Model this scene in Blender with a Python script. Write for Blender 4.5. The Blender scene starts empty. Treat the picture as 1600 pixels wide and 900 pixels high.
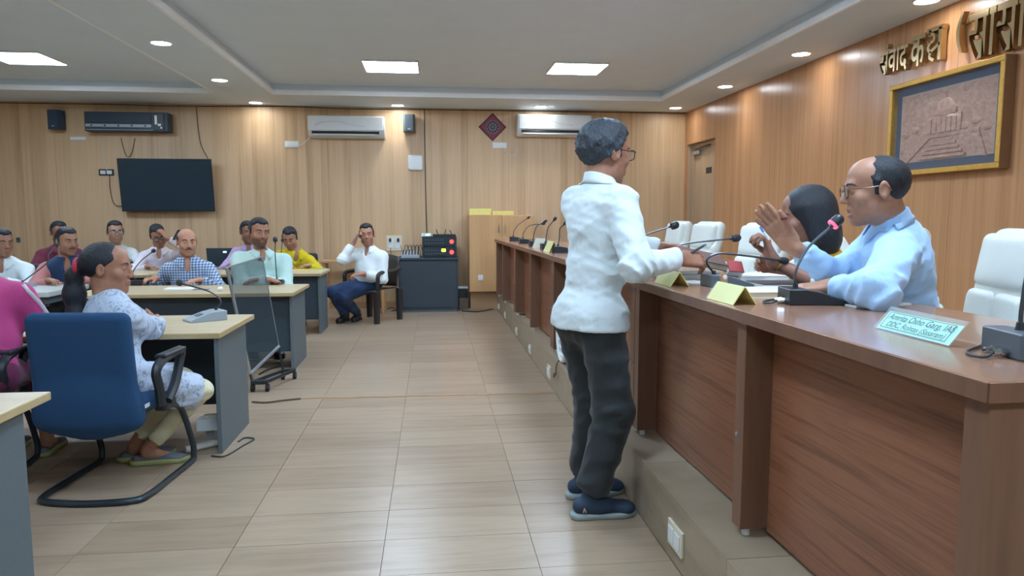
import bpy, bmesh, math, random
import numpy as np
from mathutils import Vector, Matrix
random.seed(7)
SC = bpy.context.scene
COL = SC.collection
# ------------------------------------------------------------------ camera
FPX, CAMH, VPX, VPY = 1120.0, 1.35, 676.0, 337.0
PITCH = math.atan((450 - VPY) / FPX)
YAW = math.atan((800 - VPX) * math.cos(PITCH) / FPX)
cd = bpy.data.cameras.new('camera'); cam = bpy.data.objects.new('camera', cd); COL.objects.link(cam)
cd.sensor_width = 36.0; cd.lens = 36.0 * FPX / 1600.0; cd.clip_start = 0.05; cd.clip_end = 60
cam.location = (0, 0, CAMH); cam.rotation_euler = (math.pi / 2 - PITCH, 0, -YAW)
SC.camera = cam
_fw = np.array([math.sin(YAW) * math.cos(PITCH), math.cos(YAW) * math.cos(PITCH), -math.sin(PITCH)])
_rt = np.array([math.cos(YAW), -math.sin(YAW), 0.0]); _up = np.cross(_rt, _fw); _C = np.array([0, 0, CAMH])
def _ray(px, py): return _fw * FPX + _rt * (px - 800) + _up * (450 - py)
def atZ(px, py, z): d = _ray(px, py); return _C + d * ((z - CAMH) / d[2])     # pixel -> point on a level at height z
def atX(px, py, x): d = _ray(px, py); return _C + d * (x / d[0])
def atY(px, py, y): d = _ray(px, py); return _C + d * (y / d[1])
# ------------------------------------------------------------------ world, view
w = bpy.data.worlds.new('world'); SC.world = w; w.use_nodes = True
w.node_tree.nodes['Background'].inputs[0].default_value = (0.75, 0.85, 1.0, 1)
w.node_tree.nodes['Background'].inputs[1].default_value = 0.3
SC.view_settings.view_transform = 'Standard'; SC.view_settings.look = 'None'
SC.view_settings.gamma = 1.0; SC.view_settings.use_curve_mapping = False
SC.view_settings.exposure = 1.42
SC.cycles.diffuse_bounces = 8; SC.cycles.max_bounces = 14
PANEL_W, DOWN_W, DOWN_EMIT = 19.0, 6.0, 22.0
# ------------------------------------------------------------------ materials
def lin(c):
    if isinstance(c, str):
        c = tuple(int(c[i:i + 2], 16) for i in (0, 2, 4))
    return tuple(((v / 255) / 12.92 if v / 255 <= 0.04045 else ((v / 255 + 0.055) / 1.055) ** 2.4) for v in c) + (1.0,)
class NT:
    def __init__(s, name):
        s.m = bpy.data.materials.new(name); s.m.use_nodes = True; s.t = s.m.node_tree; s.n = s.t.nodes; s.l = s.t.links
        s.b = s.n['Principled BSDF']
    def new(s, t, **kw):
        n = s.n.new(t)
        for k, v in kw.items(): setattr(n, k, v)
        return n
    def link(s, a, b): s.l.new(a, b)
    def coord(s, kind='Object', scale=(1, 1, 1), rot=(0, 0, 0)):
        mp = s.new('ShaderNodeMapping'); mp.inputs['Scale'].default_value = scale; mp.inputs['Rotation'].default_value = rot
        if kind == 'World': s.link(s.new('ShaderNodeNewGeometry').outputs['Position'], mp.inputs[0])
        else: s.link(s.new('ShaderNodeTexCoord').outputs[kind], mp.inputs[0])
        return mp.outputs[0]
    def noise(s, vec, scale=5, detail=4, rough=0.55, dist=0.0):
        n = s.new('ShaderNodeTexNoise'); n.inputs['Scale'].default_value = scale; n.inputs['Detail'].default_value = detail
        n.inputs['Roughness'].default_value = rough; n.inputs['Distortion'].default_value = dist
        s.link(vec, n.inputs['Vector']); return n.outputs['Fac']
    def ramp(s, fac, stops, interp='LINEAR'):
        r = s.new('ShaderNodeValToRGB'); e = r.color_ramp.elements; r.color_ramp.interpolation = interp
        while len(e) < len(stops): e.new(0.5)
        for i, (p, c) in enumerate(stops): e[i].position = p; e[i].color = lin(c)
        s.link(fac, r.inputs[0]); return r.outputs[0]
    def mix(s, fac, a, b, mode='MIX'):
        m = s.new('ShaderNodeMix', data_type='RGBA', blend_type=mode)
        if isinstance(fac, (int, float)): m.inputs[0].default_value = fac
        else: s.link(fac, m.inputs[0])
        for i, v in ((6, a), (7, b)):
            if isinstance(v, tuple): m.inputs[i].default_value = v
            else: s.link(v, m.inputs[i])
        return m.outputs[2]
    def math(s, op, a, b=None):
        m = s.new('ShaderNodeMath', operation=op)
        for i, v in ((0, a), (1, b)):
            if v is None: continue
            if isinstance(v, (int, float)): m.inputs[i].default_value = v
            else: s.link(v, m.inputs[i])
        return m.outputs[0]
    def bump(s, h, strength=0.2, dist=0.01):
        b = s.new('ShaderNodeBump'); b.inputs['Strength'].default_value = strength; b.inputs['Distance'].default_value = dist
        s.link(h, b.inputs['Height']); s.link(b.outputs[0], s.b.inputs['Normal'])
    def base(s, c):
        if isinstance(c, (tuple, str)) : s.b.inputs['Base Color'].default_value = lin(c) if isinstance(c, str) else c
        else: s.link(c, s.b.inputs['Base Color'])
    def set(s, rough=None, metal=None, spec=None, trans=None, alpha=None, emit=None, estr=None, sheen=None, coat=None):
        I = s.b.inputs
        if rough is not None: I['Roughness'].default_value = rough
        if metal is not None: I['Metallic'].default_value = metal
        if spec is not None: I['Specular IOR Level'].default_value = spec
        if trans is not None: I['Transmission Weight'].default_value = trans
        if alpha is not None: I['Alpha'].default_value = alpha
        if emit is not None: I['Emission Color'].default_value = lin(emit)
        if estr is not None: I['Emission Strength'].default_value = estr
        if sheen is not None: I['Sheen Weight'].default_value = sheen
        if coat is not None: I['Coat Weight'].default_value = coat; I['Coat Roughness'].default_value = 0.12
        return s.m
M = {}
def plain(key, c, rough=0.5, var=0.06, scale=14, bump=0.0, **kw):
    n = NT(key); c0 = lin(c)
    f = n.noise(n.coord('Object'), scale, 5)
    dk = tuple(max(0, v * (1 - 2.2 * var)) for v in c0[:3]) + (1,); lt = tuple(min(1, v * (1 + 2.2 * var)) for v in c0[:3]) + (1,)
    n.base(n.mix(f, dk, lt))
    if bump: n.bump(n.noise(n.coord('Object'), scale * 9, 3), bump, 0.004)
    M[key] = n.set(rough=rough, **kw); return M[key]
def woodmat(key, stops, scale, rough=0.4, kind='World', spec=0.5, strip=None, rnd=0.0, bump=0.05, dist=0.4, coat=None, groove=None):
    n = NT(key); v = n.coord(kind, scale)
    f = n.noise(v, 1.0, 6, 0.6, dist)
    f2 = n.noise(n.coord(kind, tuple(q * 4.3 for q in scale)), 1.0, 3, 0.5)
    fac = n.math('ADD', n.math('MULTIPLY', f, 0.75), n.math('MULTIPLY', f2, 0.25))
    if strip:                                       # printed strips of differing tone
        ax, wd, amt = strip
        sx = n.new('ShaderNodeSeparateXYZ'); n.link(n.coord(kind), sx.inputs[0])
        wn = n.new('ShaderNodeTexWhiteNoise', noise_dimensions='1D'); n.link(n.math('FLOOR', n.math('MULTIPLY', sx.outputs[ax], 1 / wd)), wn.inputs['W'])
        fac = n.math('ADD', fac, n.math('MULTIPLY', n.math('SUBTRACT', wn.outputs['Value'], 0.5), amt))
    if rnd:
        oi = n.new('ShaderNodeObjectInfo')
        fac = n.math('ADD', fac, n.math('MULTIPLY', n.math('SUBTRACT', oi.outputs['Random'], 0.5), rnd))
    n.base(n.ramp(fac, stops))
    if groove:
        wv = n.new('ShaderNodeTexWave', wave_type='BANDS', bands_direction=groove[0]); wv.inputs['Scale'].default_value = groove[1]
        n.link(n.coord(kind), wv.inputs['Vector']); n.bump(wv.outputs['Fac'], groove[2], 0.004)
    elif bump: n.bump(fac, bump, 0.004)
    M[key] = n.set(rough=rough, spec=spec, coat=coat); return M[key]
woodmat('wall_wood', [(0.25, 'b49370'), (0.45, 'caa982'), (0.6, 'd3b28c'), (0.8, 'bf9d77')], (11, 11, 0.35), rough=0.45, strip=(0, 0.105, 0.28), bump=0.02)
woodmat('side_wood', [(0.25, 'a97850'), (0.5, 'bb885e'), (0.8, 'c9976c')], (9, 9, 0.4), rough=0.27, strip=(1, 0.02, 0.16), groove=('Y', 18.0, 0.12), spec=0.5)
woodmat('floor_wood', [(0.2, '846f5a'), (0.42, '99836c'), (0.6, 'a48f78'), (0.85, '8c7660')], (1.4, 16, 1), rough=0.3, rnd=0.22, bump=0.03, spec=0.45)
woodmat('riser_wood', [(0.2, '86755f'), (0.5, '9c8b74'), (0.85, 'ab9a83')], (2, 2.2, 12), rough=0.4, rnd=0.2, bump=0.03)
woodmat('desk_wood', [(0.30, '583624'), (0.43, '7a4e37'), (0.52, '905f44'), (0.60, '80523a'), (0.75, '65402c')], (6, 0.8, 26), rough=0.33, kind='Object', bump=0.02, dist=0.8)
woodmat('desk_edge', [(0.25, '624533'), (0.5, '785642'), (0.85, '866248')], (9, 9, 1.0), rough=0.38, kind='Object', bump=0.02)
woodmat('desk_top', [(0.25, '85614e'), (0.5, '98725c'), (0.85, 'a67f69')], (18, 1.2, 5), rough=0.22, kind='Object', bump=0.01, dist=0.8, coat=0.25)
woodmat('beech', [(0.2, 'b5a280'), (0.5, 'c2b08e'), (0.85, 'ccbb9a')], (1.5, 14, 8), rough=0.38, kind='Object', bump=0.01)
woodmat('beech_edge', [(0.2, 'ab9468'), (0.5, 'b9a378'), (0.85, 'c3ae86')], (3, 14, 8), rough=0.4, kind='Object', bump=0.01)
woodmat('cupboard_wood', [(0.2, 'b98c5c'), (0.5, 'c89b6a'), (0.85, 'd3a877')], (12, 8, 0.8), rough=0.4, kind='Object', bump=0.01)
woodmat('door_wood', [(0.2, 'a58a6c'), (0.5, 'b89d7e'), (0.85, 'c5ab8b')], (10, 10, 0.6), rough=0.45, kind='Object', bump=0.02)
woodmat('plinth_wood', [(0.2, '9d7a58'), (0.5, 'b08b66'), (0.85, 'bb9873')], (1.2, 8, 10), rough=0.45, bump=0.02)
plain('ceiling_paint', 'd9e5ee', 0.75, 0.02, 3); plain('lip_paint', 'f2f5f6', 0.6, 0.02); plain('wall_paint', 'c8c0b0', 0.8, 0.03, 3)
plain('grout', '6f6252', 0.8); plain('seam', '6d5238', 0.8)
plain('grey_panel', '5c676b', 0.5, 0.05, 60); plain('navy_panel', '36444e', 0.5, 0.05, 40); plain('dark_laminate', '333d45', 0.45, 0.06, 30, bump=0.1)
plain('black_plastic', '24292e', 0.42, 0.08); plain('grey_plastic', '565f65', 0.4, 0.05); plain('silver_plastic', '9aa5ad', 0.35, 0.04)
plain('white_plastic', 'dfe3e2', 0.35, 0.02); plain('cream_plastic', 'd9d2b8', 0.4, 0.03); plain('dark_metal', '3a444b', 0.3, 0.04, metal=0.6)
plain('chrome', 'c9ced0', 0.18, 0.02, metal=1.0); plain('alu', 'b4babd', 0.35, 0.03, metal=0.7); plain('brass', 'b79f76', 0.24, 0.06, metal=0.9)
plain('gold_frame', 'c79a45', 0.35, 0.10, 40, metal=0.55, bump=0.3); plain('frame_side', '7a5638', 0.5); plain('blue_mat', '2d4666', 0.7)
plain('rubber', '1f2225', 0.7); plain('pale_top', 'bfc4c0', 0.35, 0.03); plain('steel_wire', '4a5054', 0.35, metal=0.5)
plain('yellow_card', 'ece083', 0.5, 0.05); plain('yellow_file', 'e3c01e', 0.5); plain('teal_file', '4f9a92', 0.5); plain('paper', 'e6e8e6', 0.7, 0.02)
plain('mint_card', 'aeeadb', 0.45, 0.02); plain('ink', '3a5a58', 0.7); plain('red_cover', 'b04a4a', 0.5); plain('brown_folder', '6a4a42', 0.55); plain('manila', 'cdbfa2', 0.6)
plain('cord_brown', '5b4638', 0.6); plain('cord_white', 'd5d2c8', 0.5); plain('cord_black', '2b2f33', 0.5); plain('tape', 'b9936a', 0.6)
plain('blue_fabric', '1a4266', 0.9, 0.08, 120, bump=0.25); plain('navy_fabric', '1f3c58', 0.9, 0.08, 120, bump=0.25)
plain('white_leather', 'd6d8d0', 0.38, 0.03, 6, bump=0.08); plain('plastic_chair', '2f2b29', 0.38, 0.05); plain('chair_black', '2a3037', 0.7)
plain('copper_art', 'b48a77', 0.5); plain('marble_pink', 'b5a397', 0.5)
def emit(key, c, s):
    n = NT(key); n.base(c); M[key] = n.set(emit=c, estr=s, rough=0.4)
emit('panel_glow', 'cbe4ff', PANEL_W); emit('down_glow', 'f6fcff', DOWN_EMIT); emit('red_led', 'ff2020', 5); emit('pink_ring', 'e0506e', 0.7); emit('yellow_led', 'd8e030', 2.5); emit('blue_led', '9fe6ff', 1.5)
def glassmat(key, c, rough=0.03, ior=1.45, alpha=0.25):
    n = NT(key); n.base(c); n.b.inputs['IOR'].default_value = ior
    M[key] = n.set(rough=rough, alpha=alpha, spec=0.6)
glassmat('lens', 'cfe0e6', alpha=0.22); glassmat('dark_acrylic', '3a4a52', alpha=0.42); glassmat('clear_acrylic', 'dff3ee', alpha=0.14); glassmat('pane', '9a938c', alpha=0.12)
n = NT('tv_screen'); n.base('1f3440'); M['tv_screen'] = n.set(rough=0.3, spec=0.5)
n = NT('copper_relief')                              # embossed copper picture: tone and fine relief only
v = n.coord('Object', (1, 14, 22)); f = n.noise(v, 1.6, 7, 0.65, 0.6)
n.base(n.ramp(f, [(0.25, '9a7261'), (0.5, 'bf9684'), (0.75, 'd8b6a5')])); n.bump(f, 0.6, 0.01); M['copper_relief'] = n.set(rough=0.4, metal=0.15)
# ------------------------------------------------------------------ mesh helpers
def tag(o, label=None, cat=None, group=None, kind=None):
    for k, v in (('label', label), ('category', cat), ('group', group), ('kind', kind)):
        if v: o[k] = v
    return o
def empty(name, loc=(0, 0, 0), rz=0.0, label=None, cat=None, group=None):
    o = bpy.data.objects.new(name, None); o.empty_display_size = 0.05; COL.objects.link(o)
    o.location = loc; o.rotation_euler = (0, 0, rz); return tag(o, label, cat, group)
def link_mesh(name, me, mat, parent=None, loc=None):
    o = bpy.data.objects.new(name, me); COL.objects.link(o)
    if mat is not None:
        me.materials.clear(); me.materials.append(M[mat] if isinstance(mat, str) else mat)
    if parent is not None: o.parent = parent
    if loc is not None: o.location = loc
    return o
class MB:
    """collects shapes into ONE bmesh; build() links it as one mesh object"""
    def __init__(s): s.bm = bmesh.new(); s.smooth = False
    def _xf(s, vs, mat):
        bmesh.ops.transform(s.bm, matrix=mat, verts=vs)
    def box(s, c, size, rot=None, bevel=0.0, seg=2, taper=None):
        r = bmesh.ops.create_cube(s.bm, size=1.0); vs = r['verts']
        for v in vs:
            v.co = Vector((v.co.x * size[0], v.co.y * size[1], v.co.z * size[2]))
            if taper and v.co.z > 0: v.co.x *= taper[0]; v.co.y *= taper[1]
        if bevel:
            es = list({e for v in vs for e in v.link_edges})
            r2 = bmesh.ops.bevel(s.bm, geom=es, offset=bevel, segments=seg, affect='EDGES', profile=0.5)
            vs = list({v for f in r2['faces'] for v in f.verts} | {v for v in vs if v.is_valid})
        m = Matrix.Translation(c)
        if rot is not None: m = m @ (rot.to_4x4() if isinstance(rot, Matrix) else Matrix.Rotation(rot, 4, 'Z'))
        s._xf(vs, m); return s
    def bx(s, x0, x1, y0, y1, z0, z1, bevel=0.0, seg=2):
        return s.box(((x0 + x1) / 2, (y0 + y1) / 2, (z0 + z1) / 2), (x1 - x0, y1 - y0, z1 - z0), None, bevel, seg)
    def cyl(s, a, b, r0, r1=None, n=16, caps=True):
        a = Vector(a); b = Vector(b); r1 = r0 if r1 is None else r1
        q = (b - a).to_track_quat('Z', 'Y').to_matrix().to_4x4()
        r = bmesh.ops.create_cone(s.bm, cap_ends=caps, segments=n, radius1=r0, radius2=r1, depth=(b - a).length)
        s._xf(r['verts'], Matrix.Translation((a + b) / 2) @ q); return s
    def sphere(s, c, r, rot=None, n=14):
        q = bmesh.ops.create_uvsphere(s.bm, u_segments=n, v_segments=max(6, n // 2 + 2), radius=1.0)
        rr = (r, r, r) if isinstance(r, (int, float)) else r
        m = Matrix.Translation(c) @ (rot.to_4x4() if rot is not None else Matrix()) @ Matrix.Diagonal((*rr, 1))
        s._xf(q['verts'], m); s.smooth = True; return s
    def tube(s, pts, r, n=8, closed=False):
        pts = [Vector(p) for p in pts]; N = len(pts); rings = []
        rs = r if isinstance(r, (list, tuple)) else [r] * N
        up = None
        for i, p in enumerate(pts):
            t = (pts[(i + 1) % N] - pts[i - 1]) if closed else (pts[min(i + 1, N - 1)] - pts[max(i - 1, 0)])
            t.normalize()
            if up is None: up = t.orthogonal().normalized()
            up = (up - t * up.dot(t)); up = up.normalized() if up.length > 1e-6 else t.orthogonal().normalized()
            w_ = t.cross(up)
            rings.append([s.bm.verts.new(p + (up * math.cos(2 * math.pi * k / n) + w_ * math.sin(2 * math.pi * k / n)) * rs[i]) for k in range(n)])
        for i in range(N if closed else N - 1):
            A = rings[i]; B = rings[(i + 1) % N]
            for k in range(n): s.bm.faces.new((A[k], A[(k + 1) % n], B[(k + 1) % n], B[k]))
        if not closed: s.bm.faces.new(list(reversed(rings[0]))); s.bm.faces.new(rings[-1])
        s.smooth = True; return s
    def prism(s, poly, o, u, v, wvec):
        """polygon (in u,v axes) extruded by wvec"""
        o = Vector(o); u = Vector(u); v = Vector(v); wv = Vector(wvec)
        A = [s.bm.verts.new(o + u * p[0] + v * p[1]) for p in poly]; B = [s.bm.verts.new(a.co + wv) for a in A]; n = len(A)
        s.bm.faces.new(A); s.bm.faces.new(list(reversed(B)))
        for i in range(n): s.bm.faces.new((A[i], B[i], B[(i + 1) % n], A[(i + 1) % n]))
        return s
    def grid(s, P):
        """rows of points -> quads"""
        R = [[s.bm.verts.new(Vector(p)) for p in row] for row in P]
        for i in range(len(R) - 1):
            for j in range(len(R[0]) - 1): s.bm.faces.new((R[i][j], R[i][j + 1], R[i + 1][j + 1], R[i + 1][j]))
        s.smooth = True; return s
    def build(s, name, mat, parent=None, smooth=None, org=None, loc=None):
        bmesh.ops.recalc_face_normals(s.bm, faces=s.bm.faces)
        if org is not None: bmesh.ops.translate(s.bm, verts=s.bm.verts, vec=-Vector(org))
        me = bpy.data.meshes.new(name); s.bm.to_mesh(me); s.bm.free()
        if s.smooth if smooth is None else smooth:
            me.polygons.foreach_set('use_smooth', [True] * len(me.polygons))
            try: me.set_sharp_from_angle(angle=math.radians(42))
            except Exception: pass
        return link_mesh(name, me, mat, parent, loc)
def copy_tree(o, parent=None):
    c = o.copy(); COL.objects.link(c); c.parent = parent
    for ch in list(o.children): copy_tree(ch, c)
    return c
def bez(pts, n=14):
    """Catmull-Rom through pts"""
    P = [Vector(p) for p in pts]; P = [P[0] * 2 - P[1]] + P + [P[-1] * 2 - P[-2]]; out = []
    for i in range(1, len(P) - 2):
        for k in range(n):
            t = k / n; a, b, c, d = P[i - 1:i + 3]
            out.append(0.5 * ((2 * b) + (c - a) * t + (2 * a - 5 * b + 4 * c - d) * t * t + (3 * b - a - 3 * c + d) * t ** 3))
    out.append(P[-2]); return out
def struct(name, mb, mat): return tag(mb.build(name, mat), kind='structure')
# ------------------------------------------------------------------ the room
XL, XR, YF, YB, CZ, UZ = -7.4, 3.79, -2.4, 10.59, 2.89, 3.02
PX, PH = 0.92, 0.26                                  # platform front and height
floor = struct('floor', MB().bx(XL, XR + 0.2, YF, YB + 0.1, -0.1, -0.006), 'grout')
TW, TL = 0.305, 0.61
tile = None; nt = 0
x = PX - 0.522 - 0.61 * 6
while x < PX - 0.02:
    x1 = min(x + 0.61, PX)
    y = 1.7; meid = None
    while y < YB - 0.01:
        y1 = min(y + TW, YB)
        if (x1 - x) > 0.6 and (y1 - y) > 0.3:
            if tile is None:
                mb = MB().bx(0, TL - 0.0025, 0, TW - 0.0025, -0.006, 0.0); tile = mb.build('tile', 'floor_wood', floor); tile.location = (x, y, 0)
            else:
                t = tile.copy(); COL.objects.link(t); t.location = (x, y, 0)
        else:
            MB().bx(x, x1 - 0.0025, y, y1 - 0.0025, -0.006, 0).build('tile', 'floor_wood', floor)
        nt += 1; y += TW
    x += TL
x0t = PX - 0.522 - 0.61 * 6
rest = MB(); rest.bx(XL, x0t - 0.002, YF, YB, -0.006, 0); rest.bx(x0t, PX, YF, 1.698, -0.006, 0)
o = rest.build('tile_field', 'floor_wood', floor); tag(o, kind='stuff')
# platform clad in boards
plat = struct('floor_platform', MB().bx(PX + 0.012, XR + 0.2, YF, YB, 0.0, PH - 0.012), 'grout')
yy = YF; i = 0
while yy < YB - 0.01:
    y1 = min(yy + 0.9, YB)
    MB().bx(PX, PX + 0.012, yy, y1 - 0.003, 0.0, PH - 0.0).build('riser_board', 'riser_wood', plat)
    MB().bx(PX + 0.0125, XR - 0.002, yy, y1 - 0.003, PH - 0.012, PH).build('tread_board', 'riser_wood', plat)
    yy += 0.9
# back wall: sheets of wood laminate with thin joints
wb = struct('wall_back', MB().bx(XL, XR + 0.25, YB + 0.012, YB + 0.12, 0, UZ + 0.1), 'seam')
edges = [XL, -6.35, -5.13, -3.91, -2.69, -1.47, -0.10, 1.12, 2.34, XR]
for a, b in zip(edges[:-1], edges[1:]):
    MB().bx(a + 0.0015, b - 0.0015, YB, YB + 0.012, 0.0, CZ + 0.02).build('panel', 'wall_wood', wb)
tag(MB().bx(XL, PX, YB - 0.012, YB, 0, 0.10, 0.003).build('baseboard_back', 'plinth_wood'), kind='structure')
# right wall with a door recess
wr = struct('wall_right', MB().bx(XR + 0.012, XR + 0.1, YF, 9.44, 0, UZ + 0.1).bx(XR + 0.012, XR + 0.1, 9.44, YB, 2.40, UZ + 0.1).bx(XR + 0.012, XR + 0.1, 10.50, YB, 0, 2.4), 'seam')
ye = [YF, -1.16, 0.06, 1.28, 2.50, 3.72, 4.94, 6.16, 7.38, 8.4, 9.44]
for a, b in zip(ye[:-1], ye[1:]):
    MB().bx(XR, XR + 0.012, a + 0.0015, b - 0.0015, PH, CZ + 0.02).build('panel', 'side_wood', wr)
MB().bx(XR, XR + 0.012, 9.4415, YB, 2.40, CZ + 0.02).build('panel', 'side_wood', wr)
MB().bx(XR, XR + 0.012, 10.50, YB, PH, 2.3985).build('panel', 'side_wood', wr)
MB().bx(XR + 0.012, XR + 0.16, 10.495, 10.508, PH, 2.41).bx(XR + 0.012, XR + 0.16, 9.432, 9.444, PH, 2.41).bx(XR + 0.012, XR + 0.16, 9.44, 10.5, 2.398, 2.41).build('reveal', 'door_wood', wr)
dr = tag(empty('door_1', (XR + 0.12, 9.97, PH)), kind='structure')
o_ = (XR + 0.12, 9.97, PH)
MB().bx(XR + 0.11, XR + 0.15, 9.447, 10.493, PH + 0.005, 2.396).build('door_leaf', 'door_wood', dr, org=o_)
MB().bx(XR + 0.085, XR + 0.11, 9.447, 9.5, PH, 2.396).bx(XR + 0.085, XR + 0.11, 10.44, 10.493, PH, 2.396).bx(XR + 0.085, XR + 0.11, 9.5, 10.44, 2.34, 2.396).build('door_frame', 'door_wood', dr, org=o_)
MB().box((XR + 0.085, 10.33, 2.27), (0.05, 0.24, 0.055), None, 0.006).build('door_closer', 'alu', dr, org=o_)
MB().tube([(XR + 0.075, 10.30, 2.31), (XR + 0.03, 10.05, 2.325), (XR + 0.08, 9.80, 2.345)], 0.009).build('closer_arm', 'dark_metal', dr, org=o_)
pl_ = atX(1107.5, 266, XR + 0.108)
MB().box((XR + 0.107, pl_[1], pl_[2]), (0.006, 0.20, 0.085), None, 0.002).build('door_sign', 'black_plastic', dr, org=o_)
MB().cyl((XR + 0.11, 9.53, 1.25), (XR + 0.06, 9.53, 1.25), 0.011).cyl((XR + 0.06, 9.53, 1.25), (XR + 0.06, 9.65, 1.25), 0.010).build('door_handle', 'chrome', dr, org=o_)
struct('wall_left', MB().bx(XL - 0.1, XL, YF, YB, 0, UZ + 0.1), 'wall_wood')
struct('wall_front', MB().bx(XL, XR + 0.1, YF - 0.1, YF, 0, UZ + 0.1), 'wall_paint')
# ceiling: two raised trays inside a dropped border
TX0, TX1, TX2, TX3, TY1 = -6.6, -2.70, -2.02, 3.10, 9.62
TY0 = -1.7
ceil = struct('ceiling', MB().bx(XL, XR + 0.1, YF, YB + 0.1, UZ, UZ + 0.08), 'ceiling_paint')
brd = MB()
brd.bx(XL, XR + 0.1, TY1, YB + 0.05, CZ, UZ - 0.001); brd.bx(XL, XR + 0.1, YF, TY0, CZ, UZ - 0.001)
brd.bx(TX3, XR + 0.1, TY0, TY1, CZ, UZ - 0.001); brd.bx(TX1, TX2, TY0, TY1, CZ, UZ - 0.001); brd.bx(XL, TX0, TY0, TY1, CZ, UZ - 0.001)
struct('ceiling_border', brd, 'ceiling_paint')
def lips(n, x0, x1):                                 # thin pale lip that stands proud of the border's inner face
    m = MB(); t = 0.03; z0, z1 = CZ - 0.004, CZ + 0.055
    m.bx(x0, x1, TY1 - t, TY1, z0, z1); m.bx(x0, x1, TY0, TY0 + t, z0, z1)
    m.bx(x0, x0 + t, TY0 + t, TY1 - t, z0, z1); m.bx(x1 - t, x1, TY0 + t, TY1 - t, z0, z1)
    struct('trim_%d' % n, m, 'lip_paint')
lips(1, TX2, TX3); lips(2, TX0, TX1)
tag(MB().tube(bez([(XL, YB - 0.012, CZ - 0.03), (-4.6, YB - 0.012, CZ - 0.022), (-3.4, YB - 0.012, CZ - 0.03), (-2.0, YB - 0.012, CZ - 0.012), (-1.2, YB - 0.012, CZ - 0.03), (0.2, YB - 0.012, CZ - 0.024), (2.0, YB - 0.012, CZ - 0.02), (XR - 0.02, YB - 0.012, CZ - 0.02)], 8), 0.0055, 6).build('ceiling_cable', 'cord_black'),
    'thin dark cable running along the top of the back wall under the ceiling', 'cable')
def panel_light(x, y, label):
    r = empty('panel_light', (x, y, UZ), 0, label, 'ceiling light', 'square ceiling panel lights')
    m = MB(); s, t = 0.305, 0.012
    for a, b, c, d in ((-s, s, s - t, s), (-s, s, -s, -s + t), (-s, -s + t, -s + t, s - t), (s - t, s, -s + t, s - t)): m.bx(a, b, c, d, -0.022, 0.0)
    m.build('frame', 'white_plastic', r)
    MB().bx(-s + t, s - t, -s + t, s - t, -0.02, -0.004).build('diffuser', 'panel_glow', r)
panel_light(-0.44, 8.32, 'square white ceiling panel light above the middle of the aisle')
panel_light(1.64, 8.2, 'square white ceiling panel light above the far end of the brown desk row')
panel_light(-4.28, 8.30, 'square white ceiling panel light at the left edge above the far seats')
for i_, (x_, y_) in enumerate([(-0.44, 5.2), (1.64, 5.2), (-4.28, 5.2), (-0.44, 2.2), (1.64, 2.2), (-4.28, 2.2), (-0.44, -0.7), (1.64, -0.7)]):
    panel_light(x_, y_, 'square ceiling panel light out of view, ' + ['over the aisle between the front seats', 'over the seated official', 'over the left front seats', 'just ahead of the camera', 'ahead of the camera over the near desk end', 'over the near left desk', 'behind the camera, left one', 'behind the camera, right one'][i_])
def downlight(x, y, label):
    r = empty('downlight', (x, y, CZ), 0, label, 'downlight', 'round recessed downlights in the ceiling border')
    m = MB(); n_ = 28
    ring = []
    for rr, zz in ((0.095, 0.0), (0.093, -0.006), (0.083, -0.007), (0.080, -0.002)):
        ring.append([(rr * math.cos(2 * math.pi * k / n_), rr * math.sin(2 * math.pi * k / n_), zz) for k in range(n_ + 1)])
    m.grid(ring); m.build('bezel', 'white_plastic', r)
    MB().cyl((0, 0, -0.004), (0, 0, -0.001), 0.081, n=28).build('lens', 'down_glow', r)
    ld = bpy.data.lights.new('downlight_beam', 'SPOT'); ld.energy = DOWN_W; ld.spot_size = math.radians(105); ld.spot_blend = 0.8; ld.shadow_soft_size = 0.07; ld.color = (0.97, 0.98, 1.0)
    lo = bpy.data.objects.new('downlight_beam', ld); COL.objects.link(lo); lo.parent = r; lo.location = (0, 0, -0.012)
for x_, y_, lb in [(-2.40, 6.91, 'round downlight nearest the camera in the ceiling band over the left desks'), (-2.40, 8.69, 'second round downlight in the ceiling band over the left desks'),
                   (-2.39, 10.33, 'round downlight where the left ceiling band meets the back wall'), (-0.47, 10.36, 'round downlight over the grey wall speaker beside the white air conditioner'),
                   (1.54, 10.28, 'round downlight over the white air conditioner nearest the door'), (3.48, 10.17, 'round downlight in the far right corner above the door'),
                   (3.50, 8.45, 'round downlight over the right wall, second from the back corner'), (3.52, 6.70, 'round downlight over the right wall before the brass lettering'),
                   (3.55, 4.98, 'round downlight at the top edge above the brass lettering'), (3.55, 3.2, 'round downlight out of view over the framed picture wall'), (-2.4, 5.1, 'round downlight out of view in the left ceiling band')]:
    downlight(x_, y_, lb)
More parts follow.
